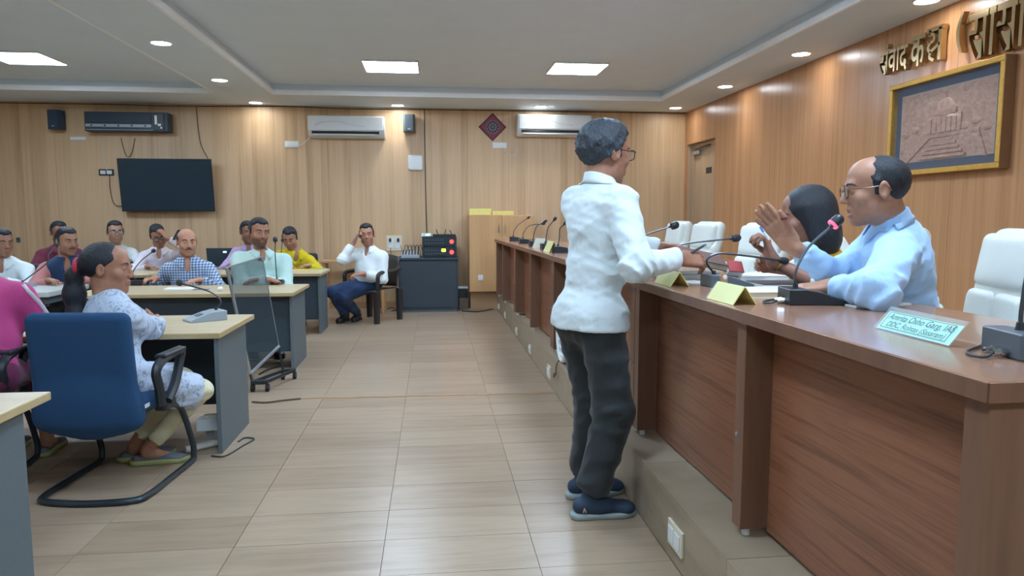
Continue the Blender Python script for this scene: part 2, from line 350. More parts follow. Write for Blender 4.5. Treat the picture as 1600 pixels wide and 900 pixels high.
# ------------------------------------------------------------------ implicit surfaces for bodies, hair and clothes
def V3(*a): return np.array(a, float)
def nrm(v): v = np.asarray(v, float); return v / (np.linalg.norm(v) + 1e-12)
class SDF:
    def __init__(s): s.ops = []
    def cap(s, a, b, ra, rb=None, k=0.02, sub=False, cuts=()):
        a = V3(*a); b = V3(*b); rb = ra if rb is None else rb; R = max(ra, rb)
        s.ops.append(('cap', (a, b, ra, rb), k, sub, cuts, np.minimum(a, b) - R, np.maximum(a, b) + R)); return s
    def ell(s, c, r, rot=None, k=0.02, sub=False, cuts=()):
        c = V3(*c); r = V3(*r); rot = np.eye(3) if rot is None else rot       # columns = axes
        e = np.sqrt(((rot * r) ** 2).sum(1)); s.ops.append(('ell', (c, r, rot), k, sub, cuts, c - e, c + e)); return s
    def box(s, c, h, rot=None, rd=0.01, k=0.01, sub=False, cuts=()):
        c = V3(*c); h = V3(*h); rot = np.eye(3) if rot is None else rot
        e = np.abs(rot * h).sum(1); s.ops.append(('box', (c, h, rot, rd), k, sub, cuts, c - e, c + e)); return s
    def chain(s, pts, rs, k=0.02, cuts=()):
        for i in range(len(pts) - 1): s.cap(pts[i], pts[i + 1], rs[i], rs[i + 1], k, False, cuts)
        return s
    def bounds(s):
        lo = np.min([o[5] for o in s.ops if not o[3]], axis=0); hi = np.max([o[6] for o in s.ops if not o[3]], axis=0); return lo, hi
def axis(lo, hi, h, fine):
    out = [lo]; 
    while out[-1] < hi:
        x = out[-1]; st = h
        for a, b, hf in fine:
            if a - h <= x <= b: st = min(st, hf if x >= a - hf else max(hf, min(h, a - x)))
        out.append(x + st)
    return np.array(out, np.float32)
def prim_d(kind, pr, cuts, X, Y, Z):
    if kind == 'cap':
        a, b, ra, rb = pr; ab = (b - a).astype(np.float32); L2 = float(ab @ ab) + 1e-12
        px, py, pz = X - np.float32(a[0]), Y - np.float32(a[1]), Z - np.float32(a[2])
        t = np.clip((px * ab[0] + py * ab[1] + pz * ab[2]) / np.float32(L2), 0, 1)
        q = np.sqrt((px - t * ab[0]) ** 2 + (py - t * ab[1]) ** 2 + (pz - t * ab[2]) ** 2) - (np.float32(ra) + t * np.float32(rb - ra))
    else:
        c, R = pr[0], pr[2].astype(np.float32); px, py, pz = X - np.float32(c[0]), Y - np.float32(c[1]), Z - np.float32(c[2])
        u = [px * R[0, m] + py * R[1, m] + pz * R[2, m] for m in range(3)]
        if kind == 'ell':
            r = pr[1].astype(np.float32); k0 = np.sqrt(sum((u[m] / r[m]) ** 2 for m in range(3))); k1 = np.sqrt(sum((u[m] / r[m] ** 2) ** 2 for m in range(3))) + np.float32(1e-6)
            q = k0 * (k0 - 1) / k1
        else:
            h, rd = pr[1].astype(np.float32), np.float32(pr[3]); qq = [np.abs(u[m]) - (h[m] - rd) for m in range(3)]
            q = np.sqrt(sum(np.maximum(v, 0) ** 2 for v in qq)) + np.minimum(np.maximum(np.maximum(qq[0], qq[1]), qq[2]), 0) - rd
    for pt, nn in cuts:
        q = np.maximum(q, (X - np.float32(pt[0])) * np.float32(nn[0]) + (Y - np.float32(pt[1])) * np.float32(nn[1]) + (Z - np.float32(pt[2])) * np.float32(nn[2]))
    return q
def sdf_points(S, P):
    """value of the implicit surface at single points"""
    P = np.asarray(P, np.float32); X, Y, Z = P[:, 0], P[:, 1], P[:, 2]; D = np.full(len(P), 0.12, np.float32)
    for kind, pr, k, sub, cuts, lo, hi in S.ops:
        q = prim_d(kind, pr, cuts, X, Y, Z); q = -q if sub else q
        hh = (np.maximum(k - np.abs(D - q), 0) / k) ** 2 * k * 0.25 if k > 0 else 0
        D = np.maximum(D, q) + hh if sub else np.minimum(D, q) - hh
    return D
def sdf_eval(S, xs, ys, zs):
    d = np.full((len(xs), len(ys), len(zs)), 0.12, np.float32)
    for kind, pr, k, sub, cuts, lo, hi in S.ops:
        mg = k + 0.03
        i0, i1 = np.searchsorted(xs, [lo[0] - mg, hi[0] + mg]); j0, j1 = np.searchsorted(ys, [lo[1] - mg, hi[1] + mg]); l0, l1 = np.searchsorted(zs, [lo[2] - mg, hi[2] + mg])
        if i1 <= i0 or j1 <= j0 or l1 <= l0: continue
        X = xs[i0:i1, None, None]; Y = ys[None, j0:j1, None]; Z = zs[None, None, l0:l1]
        q = prim_d(kind, pr, cuts, X, Y, Z)
        D = d[i0:i1, j0:j1, l0:l1]
        if sub: q = -q
        if k > 0: hh = np.maximum(np.float32(k) - np.abs(D - q), 0) / np.float32(k); hh = hh * hh * np.float32(k * 0.25)
        else: hh = 0
        d[i0:i1, j0:j1, l0:l1] = (np.maximum(D, q) + hh) if sub else (np.minimum(D, q) - hh)
    return d
def surface_nets(d, xs, ys, zs):
    s = d < 0; nx, ny, nz = d.shape; C = [xs.astype(np.float64), ys.astype(np.float64), zs.astype(np.float64)]
    cf, pp, quads = [], [], []; base = 0
    for ax in range(3):
        a = [slice(None)] * 3; b = [slice(None)] * 3; a[ax] = slice(0, -1); b[ax] = slice(1, None)
        idx = np.argwhere(s[tuple(a)] != s[tuple(b)])
        o1, o2 = [(1, 2), (2, 0), (0, 1)][ax]
        ok = (idx[:, o1] > 0) & (idx[:, o2] > 0) & (idx[:, o1] < d.shape[o1] - 1) & (idx[:, o2] < d.shape[o2] - 1); idx = idx[ok]
        if len(idx) == 0: continue
        j = idx.copy(); j[:, ax] += 1
        d0 = d[idx[:, 0], idx[:, 1], idx[:, 2]].astype(float); d1 = d[j[:, 0], j[:, 1], j[:, 2]].astype(float); t = d0 / (d0 - d1)
        p = np.stack([C[m][idx[:, m]] for m in range(3)], 1); p[:, ax] += t * (C[ax][j[:, ax]] - C[ax][idx[:, ax]])
        four = []
        for e1, e2 in ((-1, -1), (0, -1), (0, 0), (-1, 0)):
            c = idx.copy(); c[:, o1] += e1; c[:, o2] += e2; four.append((c[:, 0] * ny + c[:, 1]) * nz + c[:, 2])
        four = np.stack(four, 1); fl = d0 > 0; four[fl] = four[fl][:, ::-1]
        quads.append(four); cf.append(four.ravel()); pp.append(np.repeat(p, 4, axis=0))
    cf = np.concatenate(cf); pp = np.concatenate(pp); quads = np.concatenate(quads)
    u, inv = np.unique(cf, return_inverse=True); cnt = np.bincount(inv)
    v = np.stack([np.bincount(inv, pp[:, m]) / cnt for m in range(3)], 1)
    return v, np.searchsorted(u, quads)
def relax(v, q, it=1, f=0.5):
    e = np.concatenate([q[:, [0, 1]], q[:, [1, 2]], q[:, [2, 3]], q[:, [3, 0]]]); e = np.concatenate([e, e[:, ::-1]])
    cnt = np.bincount(e[:, 0], minlength=len(v)) + 1e-9
    for _ in range(it):
        v = v * (1 - f) + f * np.stack([np.bincount(e[:, 0], v[e[:, 1], m], minlength=len(v)) / cnt for m in range(3)], 1)
    return v
def sdf_mesh(name, S, h, fine=(), disp=None, mat=None, parent=None, org=(0, 0, 0), it=1, color=None):
    lo, hi = S.bounds(); lo = lo - 0.035; hi = hi + 0.035
    ax = [axis(lo[m], hi[m], h, [(f[0][m], f[1][m], f[2]) for f in fine]) for m in range(3)]
    d = sdf_eval(S, *ax)
    if disp is not None:
        mk = np.abs(d) < 0.035; ii = np.argwhere(mk)
        P = np.stack([ax[m][ii[:, m]] for m in range(3)], 1).astype(float); d[mk] += disp(P).astype(np.float32)
    v, q = surface_nets(d, *ax); v = relax(v, q, it)
    me = bpy.data.meshes.new(name); me.vertices.add(len(v)); me.vertices.foreach_set('co', (v - np.asarray(org)).astype(np.float32).ravel())
    me.loops.add(len(q) * 4); me.loops.foreach_set('vertex_index', q.astype(np.int32).ravel())
    me.polygons.add(len(q)); me.polygons.foreach_set('loop_start', np.arange(0, len(q) * 4, 4, dtype=np.int32))
    me.polygons.foreach_set('use_smooth', np.ones(len(q), bool)); me.update(calc_edges=True)
    if color is not None:
        ca = me.color_attributes.new('Col', 'FLOAT_COLOR', 'POINT'); c = np.ones((len(v), 4), np.float32); c[:, :3] = color(v); ca.data.foreach_set('color', c.ravel())
    return link_mesh(name, me, mat, parent)
_rng = np.random.RandomState(3)
def fold_fn(amp, freq, seed, dirs=None, sharp=True):
    """cloth creases: rounded valleys and narrow ridges in patches"""
    r = np.random.RandomState(seed); n = 5 if dirs is None else 4
    K = r.normal(size=(n, 3)) * freq; W_ = r.normal(size=(n, 3)) * freq * 0.3; Q = r.normal(size=(n, 3)) * freq * 0.42; ph = r.uniform(0, 6.3, (n, 3))
    if dirs is not None: K = (np.array([dirs[i % len(dirs)] for i in range(n)]) + r.normal(size=(n, 3)) * 0.16) * freq * r.uniform(0.8, 1.3, (n, 1))
    def f(P):
        o = 0
        for i in range(n):
            a = P @ K[i] + ph[i, 0] + 1.3 * np.sin(P @ W_[i] + ph[i, 1]); sn = np.abs(np.sin(a * 0.5)); mk = 0.5 + 0.5 * np.sin(P @ Q[i] + ph[i, 2]) if dirs is not None else 1.0
            o = o + mk * (sn - 0.6)
        return amp * o / n * 2.4
    return f
def skinmat():
    n = NT('skin'); a = n.new('ShaderNodeVertexColor', layer_name='Col'); nz = n.noise(n.coord('Object'), 60, 4)
    n.base(n.mix(0.12, a.outputs['Color'], n.ramp(nz, [(0.3, '5a3a2a'), (0.7, 'd0a080')])))
    n.bump(n.noise(n.coord('Object'), 350, 3), 0.08, 0.002)
    n.b.inputs['Subsurface Weight'].default_value = 0.0
    M['skin'] = n.set(rough=0.46, spec=0.4)
skinmat()
def hairmat(key, c1, c2):
    n = NT(key); f = n.noise(n.coord('Object', (220, 220, 40)), 1.0, 3); n.base(n.ramp(f, [(0.3, c1), (0.75, c2)])); n.bump(f, 0.7, 0.006); M[key] = n.set(rough=0.5, spec=0.4)
hairmat('hair_black', '16191e', '2b3138'); hairmat('hair_salt', '1d2229', '4b545c'); hairmat('brow', '1b1a1a', '2f2b29'); hairmat('stubble', '33302e', '55504c')
n = NT('eye'); a_ = n.new('ShaderNodeVertexColor', layer_name='Col'); n.base(a_.outputs['Color']); M['eye'] = n.set(rough=0.15)
def clothmat(key, c, var=0.05, rough=0.85, kind=None, c2=None, period=0.02, sheen=0.15):
    n = NT(key); v = n.coord('Object'); c0 = lin(c); f = n.noise(v, 9, 4)
    dk = tuple(q * (1 - var) for q in c0[:3]) + (1,); lt = tuple(min(1, q * (1 + var)) for q in c0[:3]) + (1,)
    col = n.mix(f, dk, lt)
    if kind == 'check':
        sx = n.new('ShaderNodeSeparateXYZ'); n.link(v, sx.inputs[0]); bands = []
        for ax in (0, 2):
            bands.append(n.math('LESS_THAN', n.math('FRACT', n.math('MULTIPLY', sx.outputs[ax], 1 / period)), 0.5))
        tot = n.math('MULTIPLY', n.math('ADD', bands[0], bands[1]), 0.5); col = n.mix(tot, col, lin(c2))
    if kind == 'print':
        g = n.noise(n.coord('Object', (1, 1, 0.7)), 36, 5, 0.6, 1.2); col = n.mix(n.ramp(g, [(0.53, '000000'), (0.62, 'ffffff')]), col, lin(c2))
    n.base(col)
    fw = n.noise(v, 420, 2); fm = n.noise(n.coord('Object', (1, 1, 0.5)), 26, 4, 0.6, 0.8)
    n.bump(n.math('ADD', n.math('MULTIPLY', fw, 0.12), fm), 0.35, 0.008); M[key] = n.set(rough=rough, sheen=sheen, spec=0.25)
for k_, c_ in dict(shirt_white='d5e1e3', shirt_sky='a9cdf0', shirt_white_b='dfe6e6', shirt_lilac='b59cc4', shirt_mint='bfdcd4', shirt_yellow='d8bf1c', shirt_maroon='6a2b3c', shirt_rose='b87a76', shirt_pale='dcd2da',
                   vest_navy='243a58', trouser_black='2b2f30', trouser_navy='2a3c5c', trouser_grey='3c434a', kurta_pink='b8437c', legging_cream='d6cfac', blouse_white='e2e2d6', scarf_mustard='c39428', scarf_white='dcd8dc', kurta_dark='6e2a4c').items(): clothmat(k_, c_)
clothmat('shirt_check', 'c7d6e6', kind='check', c2='3d5f92', period=0.026); clothmat('kurta_print', 'b9c6d6', kind='print', c2='8a96ab')
plain('shoe_blue', '26394f', 0.7, 0.06, 90, bump=0.2); plain('shoe_sole', '8e9a98', 0.6); plain('shoe_black', '202225', 0.4); plain('flat_grey', '5d6066', 0.6); plain('flat_sole', '97975f', 0.6); plain('hair_band', 'c4324a', 0.6)
plain('spec_frame', '3a2f2a', 0.3); plain('spec_brown', '6b4630', 0.3); plain('phone', '6c7076', 0.3); plain('pen_blue', '6f8fd8', 0.35); plain('pen_black', '2a2d30', 0.35); plain('bangle', 'c7a04a', 0.3, metal=0.7)
def rot_frame(fwd, up):
    f = nrm(fwd); s = nrm(np.cross(f, up)); u = np.cross(s, f); return s, f, u        # right, forward, up
def ik(a, b, l1, l2, hint):
    a = V3(*a); b = V3(*b); v = b - a; L = np.linalg.norm(v); mx = (l1 + l2) * 0.995
    if L > mx: b = a + v / L * mx; L = mx; v = b - a
    L = max(L, abs(l1 - l2) + 0.02)
    x = (l1 * l1 - l2 * l2 + L * L) / (2 * L); h = math.sqrt(max(l1 * l1 - x * x, 0)); e = nrm(v)
    p = V3(*hint) - a; p = p - e * (p @ e); return a + e * x + nrm(p) * h, b
def head_frame(yaw, pitch, roll):
    y = math.radians(yaw); f = V3(math.cos(y), math.sin(y), 0); s = V3(math.sin(y), -math.cos(y), 0); u = V3(0, 0, 1)
    p = math.radians(pitch); f2 = f * math.cos(p) - u * math.sin(p); u2 = u * math.cos(p) + f * math.sin(p)
    r = math.radians(roll); s2 = s * math.cos(r) + u2 * math.sin(r); u3 = u2 * math.cos(r) - s * math.sin(r); return s2, f2, u3
def hand_prims(S, wrist, d, n, right, curl=(0.3, 0.4, 0.45, 0.5), spread=0.12, thumb=(0.5, 0.3), sc=1.0, k=0.006):
    """palm, four unequal jointed fingers and a thumb that leaves the side of the palm"""
    d = nrm(d); n = nrm(np.asarray(n, float) - d * (np.asarray(n, float) @ d)); t = np.cross(d, n) * (1 if right else -1)
    R = np.stack([t, d, n], 1); w = V3(*wrist)
    S.box(w + d * 0.047 * sc, (0.038 * sc, 0.05 * sc, 0.0135 * sc), R, 0.012 * sc, 0.012)
    S.ell(w + d * 0.035 * sc + t * 0.022 * sc + n * 0.006 * sc, (0.018 * sc, 0.032 * sc, 0.015 * sc), R, 0.012)
    S.cap(w - d * 0.02 * sc, w + d * 0.02 * sc, 0.026 * sc, 0.024 * sc, 0.02)
    tips = []
    for i, (off, L, r) in enumerate(((0.028, 0.074, 0.0092), (0.0095, 0.082, 0.0095), (-0.009, 0.076, 0.009), (-0.0265, 0.06, 0.008))):
        p = w + (d * (0.09 - (0.006 if i == 3 else 0) - (0.003 if i == 0 else 0)) + t * off) * sc; a = spread * (1.5 - i) / 1.5
        fd = nrm(d * math.cos(a) + t * math.sin(a)); c = 0.0; pts = [p - fd * 0.015 * sc, p]
        for seg, fr in zip((0.45, 0.30, 0.25), (0.9, 1.1, 0.8)):
            c += curl[i] * fr; dd = fd * math.cos(c) + n * math.sin(c); pts.append(pts[-1] + dd * L * seg * sc)
        S.chain(pts, [r * sc, r * sc, r * 0.98 * sc, r * 0.9 * sc, r * 0.78 * sc], k); tips.append(pts[-1])
    p = w + (d * 0.022 + t * 0.026 + n * 0.004) * sc; td = nrm(d * math.cos(thumb[0] + 0.3) + t * math.sin(thumb[0] + 0.3) + n * thumb[1])
    td2 = nrm(td + d * 0.35 + n * thumb[1] * 0.4); p1 = p + td * 0.042 * sc; p2 = p1 + td2 * 0.032 * sc; p3 = p2 + nrm(td2 + d * 0.2) * 0.024 * sc
    S.chain([p, p1, p2, p3], [0.0135 * sc, 0.0115 * sc, 0.0105 * sc, 0.0085 * sc], 0.008); tips.append(p3)
    return tips
def person(label, pelvis, neck, head, face, torso_yaw, armR, armL, legR, legL, floor_z=0.0, skin='8a5f49', hair='short', hair_mat='hair_black', top='shirt_white', bottom='trouser_black', hs=1.08, girth=0.0, sw=0.172,
           near=False, cuff=0.02, hem=None, tuck=True, glasses=None, moustache=None, beard=False, shoe='shoe_black', collar=True, fold=1.0, seed=1, vest=None, sleeve=None, female=False, extra=None, mouth_open=0.0, hsc=1.05, shl=0.0):
    pelvis = V3(*pelvis); neck = V3(*neck); head = V3(*head)
    org = V3(pelvis[0], pelvis[1], floor_z); root = empty('person', tuple(org), 0, label, 'person')
    HC, HF = (0.010, 0.0036) if near else (0.016, 0.0075)
    ty = math.radians(torso_yaw); f0 = V3(math.cos(ty), math.sin(ty), 0); u = nrm(neck - pelvis); s = nrm(np.cross(f0, u)); f = np.cross(u, s); L = np.linalg.norm(neck - pelvis)
    if shl: s = nrm(s + u * shl); f = np.cross(u, s)
    T = np.stack([s, f, u], 1)
    hs_, hf_, hu_ = head_frame(*face); Hm = np.stack([hs_, hf_, hu_], 1) ; hd = lambda x, y, z: head + (hs_ * x + hf_ * y + hu_ * z) * hs
    q = hs
    # joints
    shR = neck - u * 0.088 + s * sw; shL = neck - u * 0.088 - s * sw
    A = {}
    for key, sh, ar, sg in (('R', shR, armR, 1), ('L', shL, armL, -1)):
        wr = V3(*ar['w']); hint = ar.get('e'); hint = (sh + s * sg * 0.25 - u * 0.4 - f * 0.1) if hint is None else V3(*hint)
        el, wr = ik(sh, wr, 0.295, 0.265, hint); A[key] = (sh, el, wr)
    G = {}
    for key, lg, sg in (('R', legR, 1), ('L', legL, -1)):
        hp = pelvis + s * sg * 0.092 - u * 0.02; an = V3(*lg['a']); hint = lg.get('k'); hint = (hp + f0 * 0.6 + V3(0, 0, 0.3)) if hint is None else V3(*hint)
        ll = max(0.43 if legR.get('stand') is None else 0, legR.get('stand', 0)); kn, an = ik(hp, an, ll, ll, hint); G[key] = (hp, kn, an, math.radians(lg.get('yaw', torso_yaw)))
    g = girth
    def torso(S, inf, k=0.05):
        S.ell(pelvis + u * 0.02, (0.152 + g * 0.6 + inf, 0.108 + g * 0.7 + inf, 0.115 + inf), T, k)
        S.ell(pelvis + u * 0.36 * L + f * (0.008 + g * 0.5), (0.136 + g + inf, 0.098 + g + inf, 0.15 + inf), T, k)
        S.ell(pelvis + u * 0.70 * L, (0.150 + g * 0.3 + inf, 0.104 + g * 0.3 + inf, 0.17 + inf), T, k)
        S.cap(shR - s * 0.03, shL + s * 0.03, 0.05 + inf, None, 0.06)
        for sg in (-1, 1): S.cap(neck - u * 0.045 - f * 0.015 + s * sg * 0.02, neck - u * 0.092 + s * sg * (sw - 0.02), 0.040 + inf * 0.8, 0.042 + inf, 0.04)
        S.cap(neck - u * 0.075, neck - u * 0.01, 0.072 + inf * 0.6, 0.053 + inf * 0.4, 0.04)
        if female:
            for sg in (-1, 1): S.ell(pelvis + u * 0.62 * L + f * 0.085 + s * sg * 0.065, (0.058 + inf, 0.05 + inf, 0.055 + inf), T, 0.03)
    # ---- body: one continuous skin
    S = SDF(); torso(S, -0.012)
    S.cap(neck - u * 0.03, hd(0, -0.022, -0.055), 0.054 if not female else 0.046, 0.050 if not female else 0.043, 0.03)
    S.cap(hd(0, -0.03, -0.02), neck - u * 0.02 - f * 0.01, 0.045, 0.052, 0.03)
    for key in 'RL':
        sh, el, wr = A[key]; S.cap(sh, el, 0.047, 0.038, 0.03); S.cap(el, wr, 0.040, 0.0255, 0.02)
        hp, kn, an, yw = G[key]; S.cap(hp, kn, 0.07, 0.05, 0.04); S.cap(kn, an, 0.048, 0.034, 0.03)
        fd = V3(math.cos(yw), math.sin(yw), 0); S.cap(an + V3(0, 0, -0.03), an + fd * 0.13 + V3(0, 0, -0.055), 0.034, 0.022, 0.03)
    S.ell(hd(0, -0.014, 0.030), V3(0.074, 0.094, 0.086) * q, Hm, 0.0)
    S.ell(hd(0, 0.030, -0.040), V3(0.056, 0.060, 0.072) * q, Hm, 0.035 * q)
    S.ell(hd(0, 0.032, 0.052), V3(0.056, 0.048, 0.050) * q, Hm, 0.03 * q)
    S.ell(hd(0, 0.068, -0.096), V3(0.020, 0.017, 0.016) * q, Hm, 0.03 * q)
    for sg in (-1, 1):
        S.ell(hd(sg * (0.038 if female else 0.044), 0.012, -0.066), V3(0.018, 0.026, 0.022) * q, Hm, 0.03 * q)
        S.ell(hd(sg * 0.042, 0.062, -0.022), V3(0.020, 0.017, 0.018) * q, Hm, 0.025 * q)
    S.cap(hd(-0.030, 0.078 - (0.005 if female else 0), 0.026), hd(0.030, 0.078 - (0.005 if female else 0), 0.026), 0.011 * q, None, 0.02 * q)
    for sg in (-1, 1):
        S.ell(hd(sg * 0.031, 0.096, 0.006), V3(0.016, 0.014, 0.010) * q, Hm, 0.012 * q, True)
        S.ell(hd(sg * 0.031, 0.074, 0.006), V3(0.0145, 0.0135, 0.0125) * q, Hm, 0.006 * q)
    S.cap(hd(0, 0.086, 0.018), hd(0, 0.106 - (0.003 if female else 0), -0.024), 0.0068 * q, (0.009 if female else 0.0108) * q, 0.010 * q)
    for sg in (-1, 1): S.ell(hd(sg * 0.0115, 0.096, -0.028), V3(0.0078, 0.0095, 0.0072) * q, Hm, 0.006 * q)
    for sg in (-1, 1): S.ell(hd(sg * 0.006, 0.102, -0.037), V3(0.0035, 0.005, 0.004) * q, Hm, 0.003 * q, True)
    mo = mouth_open
    S.cap(hd(-0.017, 0.086, -0.0555), hd(0.017, 0.086, -0.0555), 0.0072 * q, None, 0.008 * q)
    S.cap(hd(-0.014, 0.086, -0.068 - mo), hd(0.014, 0.086, -0.068 - mo), 0.0078 * q, None, 0.008 * q)
    S.cap(hd(-0.020, 0.094, -0.0617 - mo * 0.5), hd(0.020, 0.094, -0.0617 - mo * 0.5), (0.0022 + mo * 0.45) * q, None, 0.004 * q, True)
    for sg in (-1, 1):
        e_s, e_f, e_u = hs_ * math.cos(0.35) + hf_ * -sg * math.sin(0.35), hf_ * math.cos(0.35) + hs_ * sg * math.sin(0.35), hu_
        Re = np.stack([e_s, e_f, e_u], 1)
        S.ell(hd(sg * 0.077, -0.008, -0.002), V3(0.0085, 0.020, 0.031) * q, Re, 0.006 * q)
        S.ell(hd(sg * 0.0865, -0.003, 0.001), V3(0.006, 0.011, 0.018) * q, Re, 0.005 * q, True)
    fine = [(head - 0.15 * q, head + 0.15 * q, HF)]
    tips = {}
    for key, ar in (('R', armR), ('L', armL)):
        sh, el, wr = A[key]; fd = ar.get('d'); fd = nrm(wr - el) if fd is None else V3(*fd)
        tips[key] = hand_prims(S, wr + nrm(wr - el) * 0.01, fd, ar.get('n', (0, 0, -1)), key == 'R', ar.get('curl', (0.35, 0.4, 0.45, 0.5)), ar.get('spread', 0.12), ar.get('thumb', (0.45, 0.3)), hsc)
        if near or ar.get('fine'): fine.append((wr - 0.11 + nrm(fd) * 0.09, wr + 0.11 + nrm(fd) * 0.09, HF))
    sk = np.array(lin(skin)[:3]); lip = sk * np.array([0.82, 0.66, 0.66]) * (0.75 if beard else 1); stub = sk * np.array([0.62, 0.64, 0.68]) * (0.32 if beard else 1.0)
    def paint(P):
        r = (P - head) / q; x, y, z = r @ hs_, r @ hf_, r @ hu_; c = np.tile(sk, (len(P), 1))
        if not female:
            m = np.clip((-0.03 - z) / 0.02, 0, 1) * np.clip((y - 0.0) / 0.03, 0, 1) * (np.abs(x) < 0.07) * (z > -0.13); m = m * (1.0 if beard else 0.35); c = c * (1 - m[:, None]) + stub * m[:, None]
        m = np.clip(1 - ((x / 0.023) ** 2 + ((z + 0.062 + mo * 0.5) / (0.0115 + mo * 0.6)) ** 2), 0, 1) * (y > 0.072); m = np.clip(m * 2.5, 0, 1); c = c * (1 - m[:, None]) + lip * m[:, None]
        if mo:
            m = np.clip(1 - ((x / 0.018) ** 2 + ((z + 0.0617 + mo * 0.5) / (mo * 0.7)) ** 2), 0, 1) * (y > 0.06); m = np.clip(m * 3, 0, 1); c = c * (1 - m[:, None]) + np.array([0.05, 0.015, 0.015]) * m[:, None]
        return c
    body = sdf_mesh('body', S, HC, fine, None, 'skin', root, org, 1, paint)
    B = dict(root=root, org=org, hd=hd, Hm=Hm, q=q, head=head, neck=neck, pelvis=pelvis, s=s, f=f, u=u, A=A, G=G, tips=tips, T=T, L=L, hs_=hs_, hf_=hf_, hu_=hu_, near=near)
    mw = lambda p: Vector(np.asarray(p) - org)
    # ---- eyes and brows
    for sg in (-1, 1):
        mb = MB(); mb.sphere(mw(hd(sg * 0.0305, 0.0825, 0.0055)), (0.0105 * q, 0.0055 * q, 0.0042 * q), Matrix((Hm @ np.array([[math.cos(-sg * 0.3), -math.sin(-sg * 0.3), 0], [math.sin(-sg * 0.3), math.cos(-sg * 0.3), 0], [0, 0, 1]])).tolist()), 14 if near else 10)
        o = mb.build('eye', 'eye', root); me = o.data
        ca = me.color_attributes.new('Col', 'FLOAT_COLOR', 'POINT'); co = np.zeros(len(me.vertices) * 3); me.vertices.foreach_get('co', co); co = co.reshape(-1, 3) + org
        rel = (co - hd(sg * 0.031, 0.0835, 0.0055)) / q; c = np.ones((len(co), 4), np.float32); ir = np.abs(rel @ hs_) < 0.0062; c[:, :3] = (0.62, 0.60, 0.57); c[ir, :3] = (0.012, 0.008, 0.006); ca.data.foreach_set('color', c.ravel())
        mb = MB(); pts = [hd(sg * 0.012, 0.0905, 0.025), hd(sg * 0.026, 0.0905, 0.031), hd(sg * 0.040, 0.083, 0.030), hd(sg * 0.050, 0.071, 0.024)]
        th = 0.0024 if female else 0.004
        mb.tube([mw(p) for p in pts], [th * q, th * 1.2 * q, th * q, th * 0.4 * q], 6); mb.build('eyebrow', 'brow', root)
    # ---- hair
    if hair: make_hair(B, hair, hair_mat, seed)
    if moustache:
        S2 = SDF(); [S2.chain([hd(0, 0.0935, -0.046), hd(sg * 0.013, 0.0925, -0.0465), hd(sg * 0.024, 0.0855, -0.052), hd(sg * 0.030, 0.077, -0.060)], [0.005 * q, 0.0052 * q, 0.0046 * q, 0.0022 * q], 0.004) for sg in (-1, 1)]
        sdf_mesh('moustache', S2, 0.003 if near else 0.005, (), fold_fn(0.0005, 500, seed), 'stubble', root, org, 1)
    if beard and near:
        S2 = SDF(); S2.ell(hd(0, 0.034, -0.052), V3(0.0595, 0.064, 0.070) * q, Hm, 0); S2.ell(hd(0, 0.066, -0.098), V3(0.026, 0.023, 0.020) * q, Hm, 0.03)
        S2.ell(hd(0, 0.075, 0.03), V3(0.09, 0.075, 0.082) * q, Hm, 0.012, True); S2.ell(hd(0, 0.095, -0.06), V3(0.024, 0.03, 0.014) * q, Hm, 0.008, True); S2.box(hd(0, -0.07, -0.05), V3(0.12, 0.075, 0.12) * q, Hm, 0.01, 0.01, True)
        sdf_mesh('beard', S2, 0.0045 if near else 0.006, (), fold_fn(0.001, 300, seed), 'stubble', root, org, 1)
    if glasses: make_glasses(B, glasses)
    # ---- top garment
    if top:
        inf = 0.012; S3 = SDF(); torso(S3, inf)
        for key, ar in (('R', armR), ('L', armL)):
            sh, el, wr = A[key]; cu = ar.get('cuff', cuff); ad = nrm(wr - el); ct = wr - ad * cu
            rr = sleeve or (0.064, 0.054, 0.040)
            S3.cap(sh, el, rr[0], rr[1], 0.045); S3.cap(el, ct + ad * 0.02, rr[1], rr[2], 0.03, cuts=((ct, ad),))
        S3.cap(neck + u * 0.002 - f * 0.004, hd(0, -0.02, -0.04), 0.0575 if not female else 0.054, 0.064, 0.008, True)
        if collar: S3.ell(neck + f * 0.085 - u * 0.005, (0.027, 0.055, 0.085), T, 0.008, True)
        if hem is not None:                              # untucked: skirt of cloth down to the hem
            hz = hem['z']; S3.cap(pelvis + s * 0.05, pelvis - s * 0.05 , 0.12 + g * 0.6 + hem.get('fl', 0.0), None, 0.05); S3.cap(V3(pelvis[0], pelvis[1], pelvis[2]) + s * 0.055, V3(pelvis[0], pelvis[1], hz) + s * 0.06, 0.112 + g * 0.6, 0.114 + g * 0.6 + hem.get('fl', 0), 0.04); S3.cap(V3(pelvis[0], pelvis[1], pelvis[2]) - s * 0.055, V3(pelvis[0], pelvis[1], hz) - s * 0.06, 0.112 + g * 0.6, 0.114 + g * 0.6 + hem.get('fl', 0), 0.04)
            S3.box(V3(pelvis[0], pelvis[1], hz - 0.3), (0.5, 0.5, 0.3), hem.get('rot'), 0.0, 0.004, True)
        else:
            S3.box(pelvis - u * 0.235, (0.45, 0.45, 0.24), T, 0.0, 0.004, True) if tuck else None
        if extra: extra(S3, B)
        big = fold_fn(0.013 * fold, 46, seed, dirs=[nrm(u + s * 0.35), nrm(u - s * 0.5), nrm(u + f * 0.3), nrm(u + s * 0.1)]); small = fold_fn((0.006 if near else 0.0025) * fold, 105 if near else 80, seed + 9, dirs=[nrm(u + s * 0.5), nrm(u - s * 0.4), u])
        elb = [A['R'][1], A['L'][1]]; arms = [(nrm(A[k][2] - A[k][1])) for k in 'RL']
